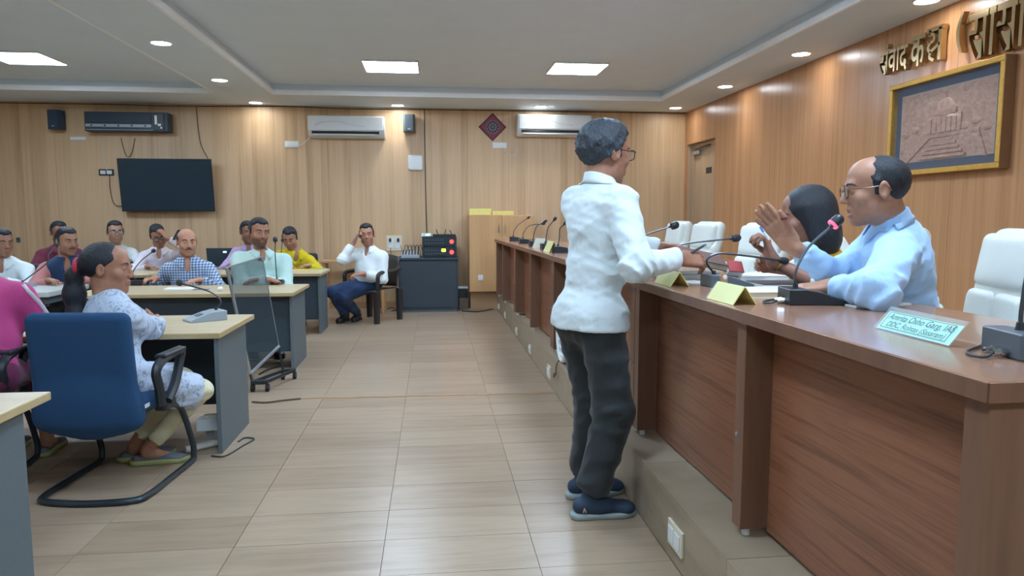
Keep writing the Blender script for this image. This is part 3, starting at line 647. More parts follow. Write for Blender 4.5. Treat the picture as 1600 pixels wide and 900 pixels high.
        def dsp(P):
            o = big(P) * 0.6 + small(P) * 0.6
            for e, ad in zip(elb, arms):
                r2 = ((P - e) ** 2).sum(1); o = o + 0.0075 * fold * np.exp(-r2 / 0.010) * (2 * np.abs(np.sin((P - e) @ ad * 48 + 1.4 * np.sin((P - e) @ u * 30))) - 1.2)
            nk = ((P - neck) ** 2).sum(1); return o * np.clip(nk / 0.02, 0.15, 1)
        sh_o = sdf_mesh('kurta' if female else 'shirt', S3, 0.0065 if near else 0.0125, (), dsp, top, root, org, 1)
        if collar: make_collar(B, top, sh_o, S3)
        if vest:
            S4 = SDF(); g0 = g; torso(S4, 0.022); S4.box(pelvis - u * 0.2, (0.45, 0.45, 0.22), T, 0, 0.004, True); S4.cap(neck + u * 0.0 + f * 0.0, hd(0, -0.02, -0.04), 0.062, 0.07, 0.008, True)
            S4.ell(neck - u * 0.02 + f * 0.10, (0.03, 0.05, 0.09), T, 0.01, True)
            for sg, key in ((1, 'R'), (-1, 'L')): S4.ell(A[key][0] + s * sg * 0.055 - u * 0.03, (0.06, 0.1, 0.12), T, 0.01, True)
            sdf_mesh('waistcoat', S4, 0.013, (), fold_fn(0.003, 24, seed + 3), vest, root, org, 1)
    # ---- trousers and shoes
    if bottom:
        S5 = SDF(); S5.ell(pelvis + u * (0.01 if hem is None else -0.03), (0.158 + g * 0.6, 0.114 + g * 0.7, 0.12 if hem is None else 0.10), T, 0); (S5.ell(pelvis + u * 0.12, (0.146 + g * 0.8, 0.106 + g * 0.8, 0.1), T, 0.04) if hem is None else None)
        S5.box(pelvis + u * 0.33, (0.4, 0.4, 0.21), T, 0, 0.004, True)
        lw = (0.084, 0.06, 0.045) if female else ((0.104, 0.088, 0.076) if hem else (0.088, 0.068, 0.056))
        for key in 'RL':
            hp, kn, an, yw = G[key]; ad = nrm(an - kn); ct = an - ad * (0.03 if not female else 0.06)
            S5.cap(hp, kn, lw[0], lw[1], 0.05); S5.cap(kn, ct + ad * 0.03, lw[1], lw[2], 0.04, cuts=((ct, ad),))
        fb = fold_fn(0.010 * fold, 50, seed + 5, dirs=[V3(0, 0, 1), nrm(s + V3(0, 0, 1)), nrm(V3(0, 0, 1) - s)])
        ks = [G[k][1] for k in 'RL']; an_ = [G[k][2] for k in 'RL']
        def dsp2(P):
            o = fb(P)
            for e in ks: o = o + 0.004 * fold * np.exp(-((P - e) ** 2).sum(1) / 0.012) * (1 - 2 * np.abs(np.sin(P[:, 2] * 55 + 1.5 * np.sin(P @ s * 25))))
            for e in an_: o = o + 0.005 * fold * np.exp(-((P - e - V3(0, 0, 0.05)) ** 2).sum(1) / 0.006) * np.sin(P[:, 2] * 90 + 2 * np.sin(P @ s * 30))
            return o
        sdf_mesh('leggings' if female else 'trousers', S5, 0.009 if near else 0.015, (), dsp2, bottom, root, org, 1)
    if shoe:
        for key in 'RL':
            hp, kn, an, yw = G[key]; make_shoe(B, an, yw, floor_z, shoe)
    return B
def make_shoe(B, an, yw, fz, shoe):
    fd = V3(math.cos(yw), math.sin(yw), 0); sd = V3(math.sin(yw), -math.cos(yw), 0); z = V3(0, 0, 1); b = V3(an[0], an[1], fz); R = np.stack([sd, fd, z], 1)
    S = SDF(); flat = shoe == 'flat_grey'
    if flat:
        S.cap(b - fd * 0.05 + z * 0.026, b + fd * 0.10 + z * 0.024, 0.028, 0.036, 0.03); S.ell(b + fd * 0.15 + z * 0.026, (0.042, 0.045, 0.022), R, 0.03); S.ell(b + fd * 0.03 + z * 0.07, (0.034, 0.085, 0.035), R, 0.012, True)
    else:
        S.cap(b - fd * 0.045 + z * 0.055, b + fd * 0.05 + z * 0.062, 0.036, 0.040, 0.03); S.cap(b + fd * 0.04 + z * 0.05, b + fd * 0.15 + z * 0.036, 0.042, 0.034, 0.03); S.ell(b + fd * 0.165 + z * 0.036, (0.044, 0.045, 0.026), R, 0.03); S.cap(b + z * 0.06, b + z * 0.10, 0.04, 0.040, 0.02)
    S.box(b - z * 0.085 + fd * 0.05, (0.2, 0.3, 0.1), R, 0, 0.002, True)
    o = sdf_mesh('shoe', S, 0.006 if B['near'] else 0.012, (), None, shoe, B['root'], B['org'], 1)
    S = SDF(); S.cap(b - fd * 0.05 + z * 0.018, b + fd * 0.06 + z * 0.016, 0.044, 0.041, 0.0); S.ell(b + fd * 0.125 + z * 0.016, (0.049, 0.088, 0.05), R, 0.03)
    S.box(b + z * 0.128 + fd * 0.05, (0.2, 0.3, 0.1), R, 0, 0.003, True); S.box(b - z * 0.1 + fd * 0.05, (0.2, 0.3, 0.1), R, 0, 0.002, True)
    so = sdf_mesh('sole', S, 0.007 if B['near'] else 0.012, (), None, {'shoe_blue': 'shoe_sole', 'flat_grey': 'flat_sole'}.get(shoe, 'rubber'), None, B['org'], 1); so.parent = o
    return o
def make_collar(B, mat, parent, S3):
    """stand and turned-down fall of a shirt collar, laid on the shoulder of the shirt"""
    neck, s, f, u, org = B['neck'], B['s'], B['f'], B['u'], B['org']; ax = nrm(nrm(B['hd'](0, -0.02, -0.05) - neck) * 0.5 + u * 0.5)
    mb = MB(); rows = [[], [], [], [], []]; N = 44; c0 = neck - u * 0.004 - f * 0.002
    def out(e, h):                                       # first free radius outside the cloth at height h
        rs = np.linspace(0.060, 0.17, 56); P = c0 + e * rs[:, None] + ax * h; d = sdf_points(S3, P); k = np.argmax(d > 0.003); return rs[k] if d[k] > 0.003 else 0.075
    for i in range(N + 1):
        th = math.radians(20 + 320 * i / N); fr = math.cos(th); back = (1 - fr) / 2; e = nrm(s * math.sin(th) + f * fr)
        pt = max(0, 1 - abs(abs(((math.degrees(th) + 180) % 360) - 180) - 26) / 32)           # collar point
        ht = 0.022 + 0.030 * back; hm = 0.004 + 0.016 * back - 0.012 * pt; hb = -0.006 + 0.008 * back - 0.048 * pt
        rows[0].append(c0 + e * 0.058 + ax * (-0.006)); rows[1].append(c0 + e * 0.0595 + ax * ht); rows[2].append(c0 + e * 0.066 + ax * (ht - 0.002))
        rows[3].append(c0 + e * max(0.070, min(out(e, hm), 0.10)) + ax * hm); rows[4].append(c0 + e * max(0.074 + 0.02 * pt, min(out(e, hb), 0.125)) + ax * hb)
    mb.grid([[Vector(p - org) for p in r] for r in rows]); o = mb.build('collar', mat, None); o.parent = parent
    md = o.modifiers.new('thick', 'SOLIDIFY'); md.thickness = 0.0035; md.offset = 1.0
    return o
def make_glasses(B, mat):
    hd, q, org, root = B['hd'], B['q'], B['org'], B['root']; mw = lambda p: Vector(p - org); mb = MB(); ln = MB(); rr = 0.0019 if B['near'] else 0.0024
    for sg in (-1, 1):
        pts = []
        for k in range(24):
            a = 2 * math.pi * k / 24; ca, sa = math.cos(a), math.sin(a); e = 0.62
            pts.append(mw(hd(sg * 0.033 + 0.0245 * math.copysign(abs(ca) ** e, ca), 0.1015 - 0.008 * abs(0.033 + sg * 0.0 + sg * 0.0245 * ca * sg - 0.033) / 0.0245 * 0.3, 0.004 + 0.0185 * math.copysign(abs(sa) ** e, sa))))
        mb.tube(pts, rr * q, 6, True); c = ln.bm.faces.new([ln.bm.verts.new(p) for p in pts])
        mb.tube([mw(hd(sg * 0.0575, 0.100, 0.012)), mw(hd(sg * 0.0745, 0.090, 0.013)), mw(hd(sg * 0.079, 0.03, 0.012)), mw(hd(sg * 0.081, -0.012, 0.016)), mw(hd(sg * 0.081, -0.03, -0.006))], rr * q, 6)
    mb.tube([mw(hd(-0.0095, 0.1015, 0.008)), mw(hd(0, 0.105, 0.011)), mw(hd(0.0095, 0.1015, 0.008))], rr * q, 6)
    g = mb.build('glasses', mat, root); o = ln.build('lens', 'lens', None); o.parent = g
def make_hair(B, style, mat, seed):
    hd, q, Hm, org, root = B['hd'], B['q'], B['Hm'], B['org'], B['root']; near = B['near']; S = SDF(); hs_, hf_, hu_ = B['hs_'], B['hf_'], B['hu_']
    t1 = fold_fn(0.007 if style == 'curly' else (0.002 if style not in ('long', 'pony', 'bun') else 0.0012), 95, seed + 20); t2 = fold_fn(0.004 if style == 'curly' else 0.0012, 230, seed + 33); ofs = 0.004 if style == 'curly' else 0.0008; tuft = lambda P: t1(P) + t2(P) - ofs; h = 0.0045 if near else 0.008; it = 1
    def keep(y0, z0, y1, z1):                           # cut everything below the line front(y0,z0) - nape(y1,z1)
        a = hd(0, y0, z0); b = hd(0, y1, z1); dv = nrm(a - b); nn = np.cross(hs_, dv); nn = nn if nn @ hu_ < 0 else -nn; return ((a, nn),)
    if style in ('short', 'curly', 'thin'):
        if style == 'curly': S.ell(hd(0, -0.016, 0.033), V3(0.082, 0.104, 0.094) * q, Hm, 0, cuts=keep(0.085, 0.084, -0.085, -0.060))
        S.ell(hd(0, -0.015, 0.034), V3(0.0765, 0.0960, 0.0875) * q, Hm, 0, cuts=keep(0.085, 0.084, -0.085, -0.060))
        S.ell(hd(0, 0.006, 0.082), V3(0.067, 0.080, 0.047) * q, Hm, 0.02, cuts=keep(0.085, 0.083, -0.085, -0.060))
        for sg in (-1, 1): S.cap(hd(sg * 0.074, 0.012, 0.035), hd(sg * 0.073, 0.016, -0.006), 0.010 * q, 0.006 * q, 0.01)
        S.ell(hd(0, 0.105, 0.035), V3(0.062, 0.030, 0.045) * q, Hm, 0.012, True)
        for sg in (-1, 1): S.ell(hd(sg * 0.048, 0.085, 0.072), V3(0.024, 0.03, 0.028) * q, Hm, 0.012, True)
        if style == 'thin': S.ell(hd(0, 0.085, 0.085), V3(0.06, 0.05, 0.05) * q, Hm, 0.015, True)
    elif style == 'receding':
        S.ell(hd(0, -0.016, 0.032), V3(0.0765, 0.0965, 0.0855) * q, Hm, 0, cuts=keep(0.02, 0.015, -0.085, -0.062))
        for sg in (-1, 1): S.cap(hd(sg * 0.073, 0.010, 0.03), hd(sg * 0.072, 0.014, -0.008), 0.009 * q, 0.006 * q, 0.01)
        S.ell(hd(0, 0.088, 0.090), V3(0.075, 0.088, 0.07) * q, Hm, 0.012, True)
    elif style == 'bald':
        S.ell(hd(0, -0.016, 0.028), V3(0.0785, 0.098, 0.082) * q, Hm, 0, cuts=keep(0.02, 0.02, -0.085, -0.06))
        S.ell(hd(0, 0.03, 0.12), V3(0.085, 0.125, 0.095) * q, Hm, 0.012, True)
    elif style == 'long':
        S.ell(hd(0, -0.018, 0.036), V3(0.086, 0.104, 0.092) * q, Hm, 0, cuts=keep(0.095, 0.072, -0.05, -0.2))
        S.ell(hd(0, -0.045, -0.03), V3(0.092, 0.076, 0.13) * q, Hm, 0.04); S.ell(hd(0, -0.052, -0.10), V3(0.080, 0.058, 0.085) * q, Hm, 0.05)
        for sg in (-1, 1): S.cap(hd(sg * 0.074, 0.010, 0.04), hd(sg * 0.078, 0.000, -0.085), 0.024 * q, 0.026 * q, 0.03)
        S.ell(hd(0, 0.105, -0.02), V3(0.075, 0.072, 0.095) * q, Hm, 0.012, True)
    elif style in ('pony', 'bun'):
        S.ell(hd(0, -0.016, 0.034), V3(0.0805, 0.100, 0.089) * q, Hm, 0, cuts=keep(0.088, 0.080, -0.085, -0.062))
        S.ell(hd(0, 0.105, 0.035), V3(0.062, 0.030, 0.050) * q, Hm, 0.012, True)
        S.ell(hd(0, -0.10, 0.01), V3(0.035, 0.03, 0.032) * q, Hm, 0.03)
        if style == 'pony':
            pts = [hd(0, -0.118, 0.005), hd(-0.005, -0.140, -0.035), hd(-0.01, -0.140, -0.12), hd(0.0, -0.128, -0.22), hd(0.004, -0.135, -0.33)]
            S.chain(pts, [0.020 * q, 0.033 * q, 0.043 * q, 0.040 * q, 0.012 * q], 0.03)
    stripe = None
    o = sdf_mesh('hair', S, h, (), tuft, mat, root, org, 1)
    if style == 'pony':
        mb = MB(); pts = []
        c = hd(0, -0.124, 0.006)
        for k in range(18):
            a = 2 * math.pi * k / 18; pts.append(Vector(c + (hs_ * math.cos(a) + hu_ * math.sin(a)) * 0.031 * q - org))
        mb.tube(pts, 0.012 * q, 8, True); mb.build('hair_band', 'hair_band', root)
    return o
# ------------------------------------------------------------------ long brown desk row on the platform
DZ = 1.04                                            # worktop height
ROT = math.atan2(1.02 - 0.82, 9.6 - 1.22)            # the row stands slightly askew
DO = (1.03, 1.21, PH)
def row(lx, ly, z=0.0):                              # desk-row coordinates -> world
    c, s_ = math.cos(ROT), math.sin(ROT); return (DO[0] + lx * c - ly * s_, DO[1] + lx * s_ + ly * c, z)
DW = 0.70
def desk_unit(y0, y1, posts, label, end0=False, end1=False):
    p = row(0, y0, PH); r = empty('conference_desk', p, ROT, label, 'desk', 'brown conference desk units on the platform'); Lh = y1 - y0; H = DZ - PH
    MB().bx(-0.03 if False else 0.0, DW, 0.0, Lh - 0.002, H - 0.038, H, 0.003, 1).build('worktop', 'desk_top', r)
    MB().bx(-0.0035, 0.0, 0.0, Lh - 0.002, H - 0.04, H - 0.002).build('edge_band', 'desk_edge', r)
    if end0: MB().bx(0.0, DW, -0.0035, 0.0, H - 0.04, H - 0.002).build('edge_band', 'desk_edge', r)
    for k, q in enumerate(posts):
        po = MB().bx(0.018, 0.13, q - 0.032, q + 0.032, 0.03, H - 0.0385, 0.002, 1).build('post', 'desk_edge', r)
        MB().cyl((0.055, q, 0.0), (0.055, q, 0.03), 0.014, n=12).build('foot', 'white_plastic', po)
        if k % 2 == 0 or True:
            MB().cyl((0.018, q + 0.012, H * 0.45), (0.015, q + 0.012, H * 0.45), 0.007, n=10).build('bolt_cap', 'alu', po)
    ys = [0.0] + [q for q in posts] + [Lh]
    for a, b in zip(posts[:-1], posts[1:]):
        MB().bx(0.115, 0.133, a + 0.033, b - 0.033, 0.02, H - 0.0385).build('front_panel', 'desk_wood', r)
    for q, on in ((0.022, end0), (Lh - 0.022, end1)):
        if on: MB().bx(0.131, DW - 0.03, q - 0.011, q + 0.011, 0.02, H - 0.0385).build('end_panel', 'desk_wood', r)
    MB().bx(0.16, DW - 0.06, Lh / 2 - 0.011, Lh / 2 + 0.011, 0.02, H - 0.0385).build('inner_panel', 'desk_wood', r)
    MB().bx(DW - 0.08, DW - 0.06, 0.05, Lh - 0.05, H - 0.12, H - 0.0385).build('apron', 'desk_wood', r)
    return r
desk_unit(0.0, 2.235, [0.045, 1.06, 2.20], 'near brown wooden conference desk unit with acrylic nameplate and seated official', end0=True)
desk_unit(2.235, 4.42, [0.035, 1.08, 2.15], 'brown wooden desk unit partly hidden behind the standing man')
desk_unit(4.42, 6.62, [0.035, 1.1, 2.165], 'brown wooden desk unit beyond the standing man with small yellow name tents')
desk_unit(6.62, 8.45, [0.035, 1.1, 1.79], 'farthest brown wooden desk unit next to the cupboard', end1=True)
# plates on the riser
def wall_plate(c, face, w_, h_, label, gangs=2, mat='cream_plastic', group=None):
    """switch plate with rockers; face: 'x' faces -X, 'y' faces -Y"""
    r = empty('switch_plate', c, 0 if face == 'y' else -math.pi / 2, label, 'switch plate', group)
    MB().box((0, -0.006, 0), (w_, 0.012, h_), None, 0.003, 2).build('cover', mat, r)
    for k in range(gangs):
        cx = (k - (gangs - 1) / 2) * w_ * 0.86 / gangs
        MB().box((cx, -0.0145, 0), (w_ * 0.7 / gangs, 0.006, h_ * 0.6), None, 0.002, 1).build('rocker', 'white_plastic', r)
    return r
for (px, py, w_, h_, lb) in [(1058, 840, 0.155, 0.10, 'cream twin switch plate on the platform riser near the shoes'), (859, 581, 0.12, 0.10, 'white square switch plate on the riser just left of the standing man'),
                             (829, 546, 0.10, 0.085, 'white switch plate on the riser, third nearest along the platform'), (808, 520, 0.10, 0.08, 'white switch plate on the riser, fourth nearest along the platform'),
                             (790, 492, 0.10, 0.08, 'white switch plate on the riser, second from the far end'), (780, 479, 0.09, 0.08, 'white switch plate on the riser at the far end by the cupboard')]:
    q = atX(px, py, PX); wall_plate((PX, q[1], max(q[2], 0.07)), 'x', w_, h_, lb, 2, 'cream_plastic', 'switch plates along the platform riser')
# ------------------------------------------------------------------ gooseneck microphones
def mic(base, rz, pts, label, style='black', ring=False, cable=False, sc=1.0, head_len=0.05, hr=0.016):
    r = empty('desk_microphone', base, rz, label, 'microphone', 'gooseneck desk microphones'); inv = Matrix.Rotation(-rz, 3, 'Z'); B_ = Vector(base)
    L = lambda p: inv @ (Vector(p) - B_)
    w_ = 0.115 * sc; poly = [(-0.035, 0.0), (0.145, 0.0), (0.145, 0.010), (0.05, 0.040), (0.01, 0.048), (-0.035, 0.048)]
    mb = MB(); mb.prism([(a * sc, b * sc) for a, b in poly], (0, -w_ / 2, 0), (1, 0, 0), (0, 0, 1), (0, w_, 0)); bmesh.ops.bevel(mb.bm, geom=list(mb.bm.edges), offset=0.003, segments=1, affect='EDGES')
    bo = mb.build('base', {'black': 'black_plastic', 'silver': 'silver_plastic', 'grey': 'grey_plastic'}[style], r)
    ang = math.atan2(-0.030, 0.095)
    MB().box((0.085 * sc, 0, 0.030 * sc), (0.03 * sc, 0.05 * sc, 0.006), Matrix.Rotation(-ang, 3, 'Y'), 0.001, 1).build('button', 'grey_plastic' if style != 'grey' else 'silver_plastic', bo)
    MB().cyl((0, 0, 0.046 * sc), (0, 0, 0.062 * sc), 0.011, 0.008, 12).build('socket', 'black_plastic', r)
    P = [L(p) for p in pts]; P = [Vector((0, 0, 0.05 * sc))] + P; C_ = bez(P, 10)
    MB().tube(C_, 0.0048 * (1 if style != 'silver' else 1.1), 8).build('gooseneck', 'grey_plastic' if ring else 'steel_wire', r)
    d = (C_[-1] - C_[-2]).normalized(); e = C_[-1]; m = MB()
    prof = [(0.0, 0.006), (0.012, 0.0085), (0.016, hr * 0.9), (0.03, hr), (head_len * 0.85, hr * 0.92), (head_len, hr * 0.55), (head_len + 0.003, 0.001)]
    q = d.to_track_quat('Z', 'Y').to_matrix()
    m.grid([[e + q @ Vector((rr * math.cos(2 * math.pi * k / 14), rr * math.sin(2 * math.pi * k / 14), zz)) for k in range(15)] for zz, rr in prof]); m.build('windscreen', 'black_plastic', r)
    if ring:
        m = MB(); m.cyl(e + d * 0.011, e + d * 0.019, hr * 0.93, hr * 1.0, 18); m.build('light_ring', 'pink_ring', r)
    if cable:
        for yy_ in (-0.028, 0.0):
            MB().cyl((-0.035 * sc, yy_, 0.014), (-0.062 * sc, yy_, 0.012), 0.0075, n=12).cyl((-0.042 * sc, yy_, 0.0135), (-0.05 * sc, yy_, 0.013), 0.0092, n=12).build('connector', 'chrome', r)
        MB().tube(bez([(-0.062 * sc, -0.028, 0.012), (-0.10, -0.05, 0.006), (-0.115, -0.03, 0.005), (-0.10, 0.02, 0.005), (-0.03, 0.09, 0.005), (0.02, 0.15, 0.005)], 8), 0.0035, 6).build('lead', 'cord_black', r)
    return r
def npt(px, py, y): return tuple(atY(px, py, y))
b = atZ(1225, 474, DZ)
mic((b[0] + 0.04, b[1], DZ), -0.15, [npt(1243, 425, 2.33), npt(1262, 388, 2.33), npt(1296, 356, 2.32)], 'black desk microphone with glowing pink ring in front of the seated official', 'black', ring=True, cable=True, sc=1.15, hr=0.02, head_len=0.056)
b = atZ(1098, 447, DZ)
mic((b[0] + 0.05, b[1], DZ), 0.0, [npt(1104, 408, 2.98), npt(1122, 396, 2.98), npt(1160, 399, 2.98), npt(1215, 406, 2.98)], 'grey desk microphone with long neck bent right behind the yellow name tent', 'grey', sc=1.1)
b = atZ(1572, 556, DZ)
mic((b[0] + 0.03, b[1], DZ), -0.15, [(b[0] + 0.03, b[1], 1.15), (b[0] + 0.045, b[1], 1.25), (b[0] + 0.10, b[1] - 0.01, 1.33)], 'dark desk microphone cut off by the right edge of the picture', 'grey', cable=True, sc=1.2)
mic(row(0.20, 2.45, DZ), 0.0, [npt(1040, 395, 3.66), npt(1065, 382, 3.66), npt(1140, 373, 3.66)], 'desk microphone whose head hangs over the pushed back white chair', 'black', hr=0.021, head_len=0.06)
mic(row(0.18, 2.95, DZ), 0.0, [npt(985, 377, 4.17), npt(1005, 368, 4.17), npt(1045, 355, 4.17)], 'desk microphone whose round head shows right of the standing man', 'black', hr=0.024, head_len=0.062)
for k, (ly, hx, hy, lb) in enumerate([(7.55, 823, 342, 'desk microphone nearest the cupboard on the far desk'), (6.75, 845, 350, 'second desk microphone from the cupboard on the far desk'), (6.05, 848, 348, 'third desk microphone from the cupboard on the far desk'),
                                      (5.35, 864, 346, 'fourth desk microphone from the cupboard, head just left of the standing man'), (4.75, 880, 352, 'fifth desk microphone from the cupboard, half hidden by the standing man')]):
    p = row(0.13, ly, DZ); e = npt(hx, hy, p[1] - 0.02); mx = (p[0] * 0.6 + e[0] * 0.4, p[1], DZ + 0.20); mic(p, 0.0, [(p[0] + 0.012, p[1], DZ + 0.13), mx, e], lb, 'black', sc=1.15)
# name tents and nameplate
def tent(p, rz, L_, label, mat='yellow_card', d=0.042, h=0.062):
    r = empty('name_tent', p, rz, label, 'name tent', 'folded yellow name tents')
    for sg in (-1, 1):
        m = MB(); a = Vector((0, 0, h)); bb = Vector((sg * d, 0, 0)); t = Vector((sg * 0.001, 0, 0.001))
        m.prism([(-L_ / 2, 0), (L_ / 2, 0), (L_ / 2, 1), (-L_ / 2, 1)], bb, (0, 1, 0), a - bb, Vector((sg * 0.0025, 0, 0.0015))); m.build('card', mat, r)
    m = MB().prism([(-L_ / 2 - 0.004, 0.02), (L_ / 2 + 0.004, 0.02), (L_ / 2 + 0.004, 1.05), (-L_ / 2 - 0.004, 1.05)], (-d - 0.005, 0, 0), (0, 1, 0), (d, 0, h), (-0.0015, 0, 0.0012)); m.build('clear_sleeve', 'clear_acrylic', r)
    return r
def between(a, b_): return tuple((np.array(a) + np.array(b_)) / 2)
p = atZ(1136, 474, DZ); tent((p[0] + 0.035, p[1] + 0.05, DZ), ROT + 0.02, 0.215, 'yellow folded name tent nearest the official on the desk edge')
p = atZ(1042, 446, DZ); tent((p[0] + 0.03, p[1] + 0.03, DZ), ROT, 0.21, 'yellow folded name tent under the standing man\'s hands')
p = atZ(868, 394, DZ); tent((p[0] - 0.03, p[1] + 0.05, DZ), ROT, 0.26, 'yellow folded name tent just left of the standing man', h=0.09)
p = atZ(848, 388, DZ); tent((p[0], p[1] + 0.1, DZ), ROT + 0.5, 0.16, 'small tan name tent farther along the far desk', 'manila', h=0.09)
def text_mesh(body, size, extrude=0.0, shear=0.0, name='text', offset=0.0):
    cu = bpy.data.curves.new(name, 'FONT'); cu.body = body; cu.size = size; cu.extrude = extrude; cu.shear = shear; cu.align_x = 'CENTER'; cu.offset = offset
    ob = bpy.data.objects.new(name, cu); COL.objects.link(ob); dg = bpy.context.evaluated_depsgraph_get(); me = bpy.data.meshes.new_from_object(ob.evaluated_get(dg)); bpy.data.objects.remove(ob); bpy.data.curves.remove(cu); me.name = name
    return me
def nameplate():
    a = atZ(1366, 513, DZ); b_ = atZ(1483, 543, DZ); c = (a + b_) / 2; dv = b_ - a; rz = math.atan2(dv[1], dv[0]); L_ = float(np.hypot(dv[0], dv[1]))
    r = empty('nameplate', (c[0], c[1], DZ), rz, 'clear acrylic nameplate with mint green card at the desk front', 'nameplate')
    tl = math.radians(50)                               # leaning back from the reader (reader at local -Y)
    hh = 0.074; v_ = Vector((0, math.cos(tl), math.sin(tl)))
    MB().prism([(-L_ / 2, 0), (L_ / 2, 0), (L_ / 2, hh), (-L_ / 2, hh)], (0, 0, 0.002), (1, 0, 0), v_, Vector((0, -math.sin(tl), math.cos(tl))) * 0.003).build('front_sheet', 'clear_acrylic', r)
    MB().prism([(-L_ / 2, 0), (L_ / 2, 0), (L_ / 2, hh), (-L_ / 2, hh)], (0, 2 * hh * math.cos(tl), 0.002), (1, 0, 0), (0, -math.cos(tl), math.sin(tl)), (0, 0.002, 0.002)).build('back_sheet', 'clear_acrylic', r)
    nn = Vector((0, -math.sin(tl), math.cos(tl)))
    cd_ = MB().prism([(-L_ / 2 + 0.006, 0.003), (L_ / 2 - 0.006, 0.003), (L_ / 2 - 0.006, hh - 0.012), (-L_ / 2 + 0.006, hh - 0.012)], Vector((0, 0, 0.002)) - nn * 0.002, (1, 0, 0), v_, nn * 0.001).build('card', 'mint_card', r)
    R_ = Matrix((Vector((1, 0, 0)), v_, nn)).transposed().to_4x4()
    for tx, sz, yy_ in (('Amrita Osho Garg, IAS', 0.026, 0.036), ('DDC, Rohtas (Sasaram)', 0.023, 0.0135)):
        me = text_mesh(tx, sz, 0.0, 0.25, 'lettering'); me.transform(Matrix.Translation(Vector((0, 0, 0.002)) + nn * 0.0036) @ R_ @ Matrix.Translation((0.004, yy_, 0))); link_mesh('lettering', me, 'ink', cd_)
    m = MB()
    for x0, x1, y0, y1 in ((-L_ / 2 + 0.02, L_ / 2 - 0.02, 0.0075, 0.009), (-L_ / 2 + 0.02, L_ / 2 - 0.02, hh - 0.018, hh - 0.0165), (L_ / 2 - 0.022, L_ / 2 - 0.02, 0.009, hh - 0.018), (-L_ / 2 + 0.02, -L_ / 2 + 0.022, 0.009, hh - 0.018)):
        m.prism([(x0, y0), (x1, y0), (x1, y1), (x0, y1)], Vector((0, 0, 0.002)) + nn * 0.0034, (1, 0, 0), v_, nn * 0.0003)
    m.build('border_line', 'ink', cd_)
nameplate()
# papers and files on the desk
def slab(name, pts, z, h, mat, label, cat, edge=None):
    """flat file whose outline is given by points on the table"""
    c = np.mean(np.array(pts), axis=0); r = empty(name, (c[0], c[1], z), 0, label, cat); P = [(p[0] - c[0], p[1] - c[1]) for p in pts]
    MB().prism([(a * 0.985, b_ * 0.985) for a, b_ in P], (0, 0, 0.0015), (1, 0, 0), (0, 1, 0), (0, 0, h - 0.003)).build('pages', edge or 'paper', r)
    MB().prism(P, (0, 0, h - 0.0015), (1, 0, 0), (0, 1, 0), (0, 0, 0.0015)).prism(P, (0, 0, 0), (1, 0, 0), (0, 1, 0), (0, 0, 0.0015)).build('cover', mat, r); return r
def quad(cx, cy, lx, ly, rz): return [(cx + a * lx * math.cos(rz) - b_ * ly * math.sin(rz), cy + a * lx * math.sin(rz) + b_ * ly * math.cos(rz)) for a, b_ in ((-.5, -.5), (.5, -.5), (.5, .5), (-.5, .5))]
slab('paper_stack', quad(1.33, 2.68, 0.30, 0.21, 0.0), DZ, 0.022, 'paper', 'white paper stack beside the pink lit microphone', 'papers', 'manila')
slab('black_file', quad(1.53, 2.98, 0.27, 0.20, -0.05), DZ, 0.02, 'black_plastic', 'black file on the desk in front of the writing woman', 'file')
slab('white_notebook', quad(1.50, 3.20, 0.24, 0.17, 0.1), DZ, 0.035, 'paper', 'white notebook under the writing woman\'s hand', 'notebook')
slab('dark_diary', quad(1.26, 3.42, 0.26, 0.2, 0.3), DZ, 0.03, 'black_plastic', 'dark diary behind the yellow name tent under the man\'s hands', 'diary')
slab('loose_sheet', quad(1.22, 3.20, 0.12, 0.16, 0.5), DZ, 0.004, 'paper', 'loose white sheet between the diary and grey microphone', 'paper')
slab('document', quad(1.52, 2.40, 0.24, 0.22, 0.2), DZ, 0.006, 'paper', 'white document lying under the official\'s forearm', 'paper')
# booklet in the standing man's hands
def held(name, c, d, up, size, mats, label, cat):
    d = Vector(d).normalized(); up = (Vector(up) - d * Vector(up).dot(d)).normalized(); sd = d.cross(up); R_ = Matrix((d, sd, up)).transposed()
    r = empty(name, c, 0, label, cat); MB().box((0, 0, 0), (size[0] * 0.98, size[1] * 0.97, size[2] * 0.7), R_).build('pages', mats[1], r)
    for sg in (-1, 1): MB().box(R_ @ Vector((0, 0, sg * size[2] * 0.43)), (size[0], size[1], size[2] * 0.14), R_, 0.001, 1).build('cover', mats[0], r)
    return r
held('brown_folder', npt(1096, 404, 3.18), (1, 0.12, -0.20), (0.2, -0.30, 0.92), (0.22, 0.15, 0.03), ('brown_folder', 'manila'), 'brown folder held out by the standing man over the desk', 'folder')
held('red_booklet', npt(1146, 420, 3.14), (1, 0.1, -0.12), (0.1, -0.75, 0.6), (0.075, 0.06, 0.045), ('red_cover', 'paper'), 'red and white booklet at the tip of the held folder', 'booklet')
r = empty('tape_roll', tuple(atZ(1130, 449, DZ)), 0.3, 'small orange brown tape holder with white disc beside the grey microphone', 'tape')
MB().prism([(-0.016, 0), (0.016, 0), (0.016, 0.05), (0.008, 0.064), (-0.008, 0.064), (-0.016, 0.05)], (0, -0.008, 0), (1, 0, 0), (0, 0, 1), (0, 0.016, 0)).build('holder', 'tape', r)
MB().cyl((0, -0.0085, 0.045), (0, -0.0115, 0.045), 0.010, n=18).build('disc', 'white_plastic', r)
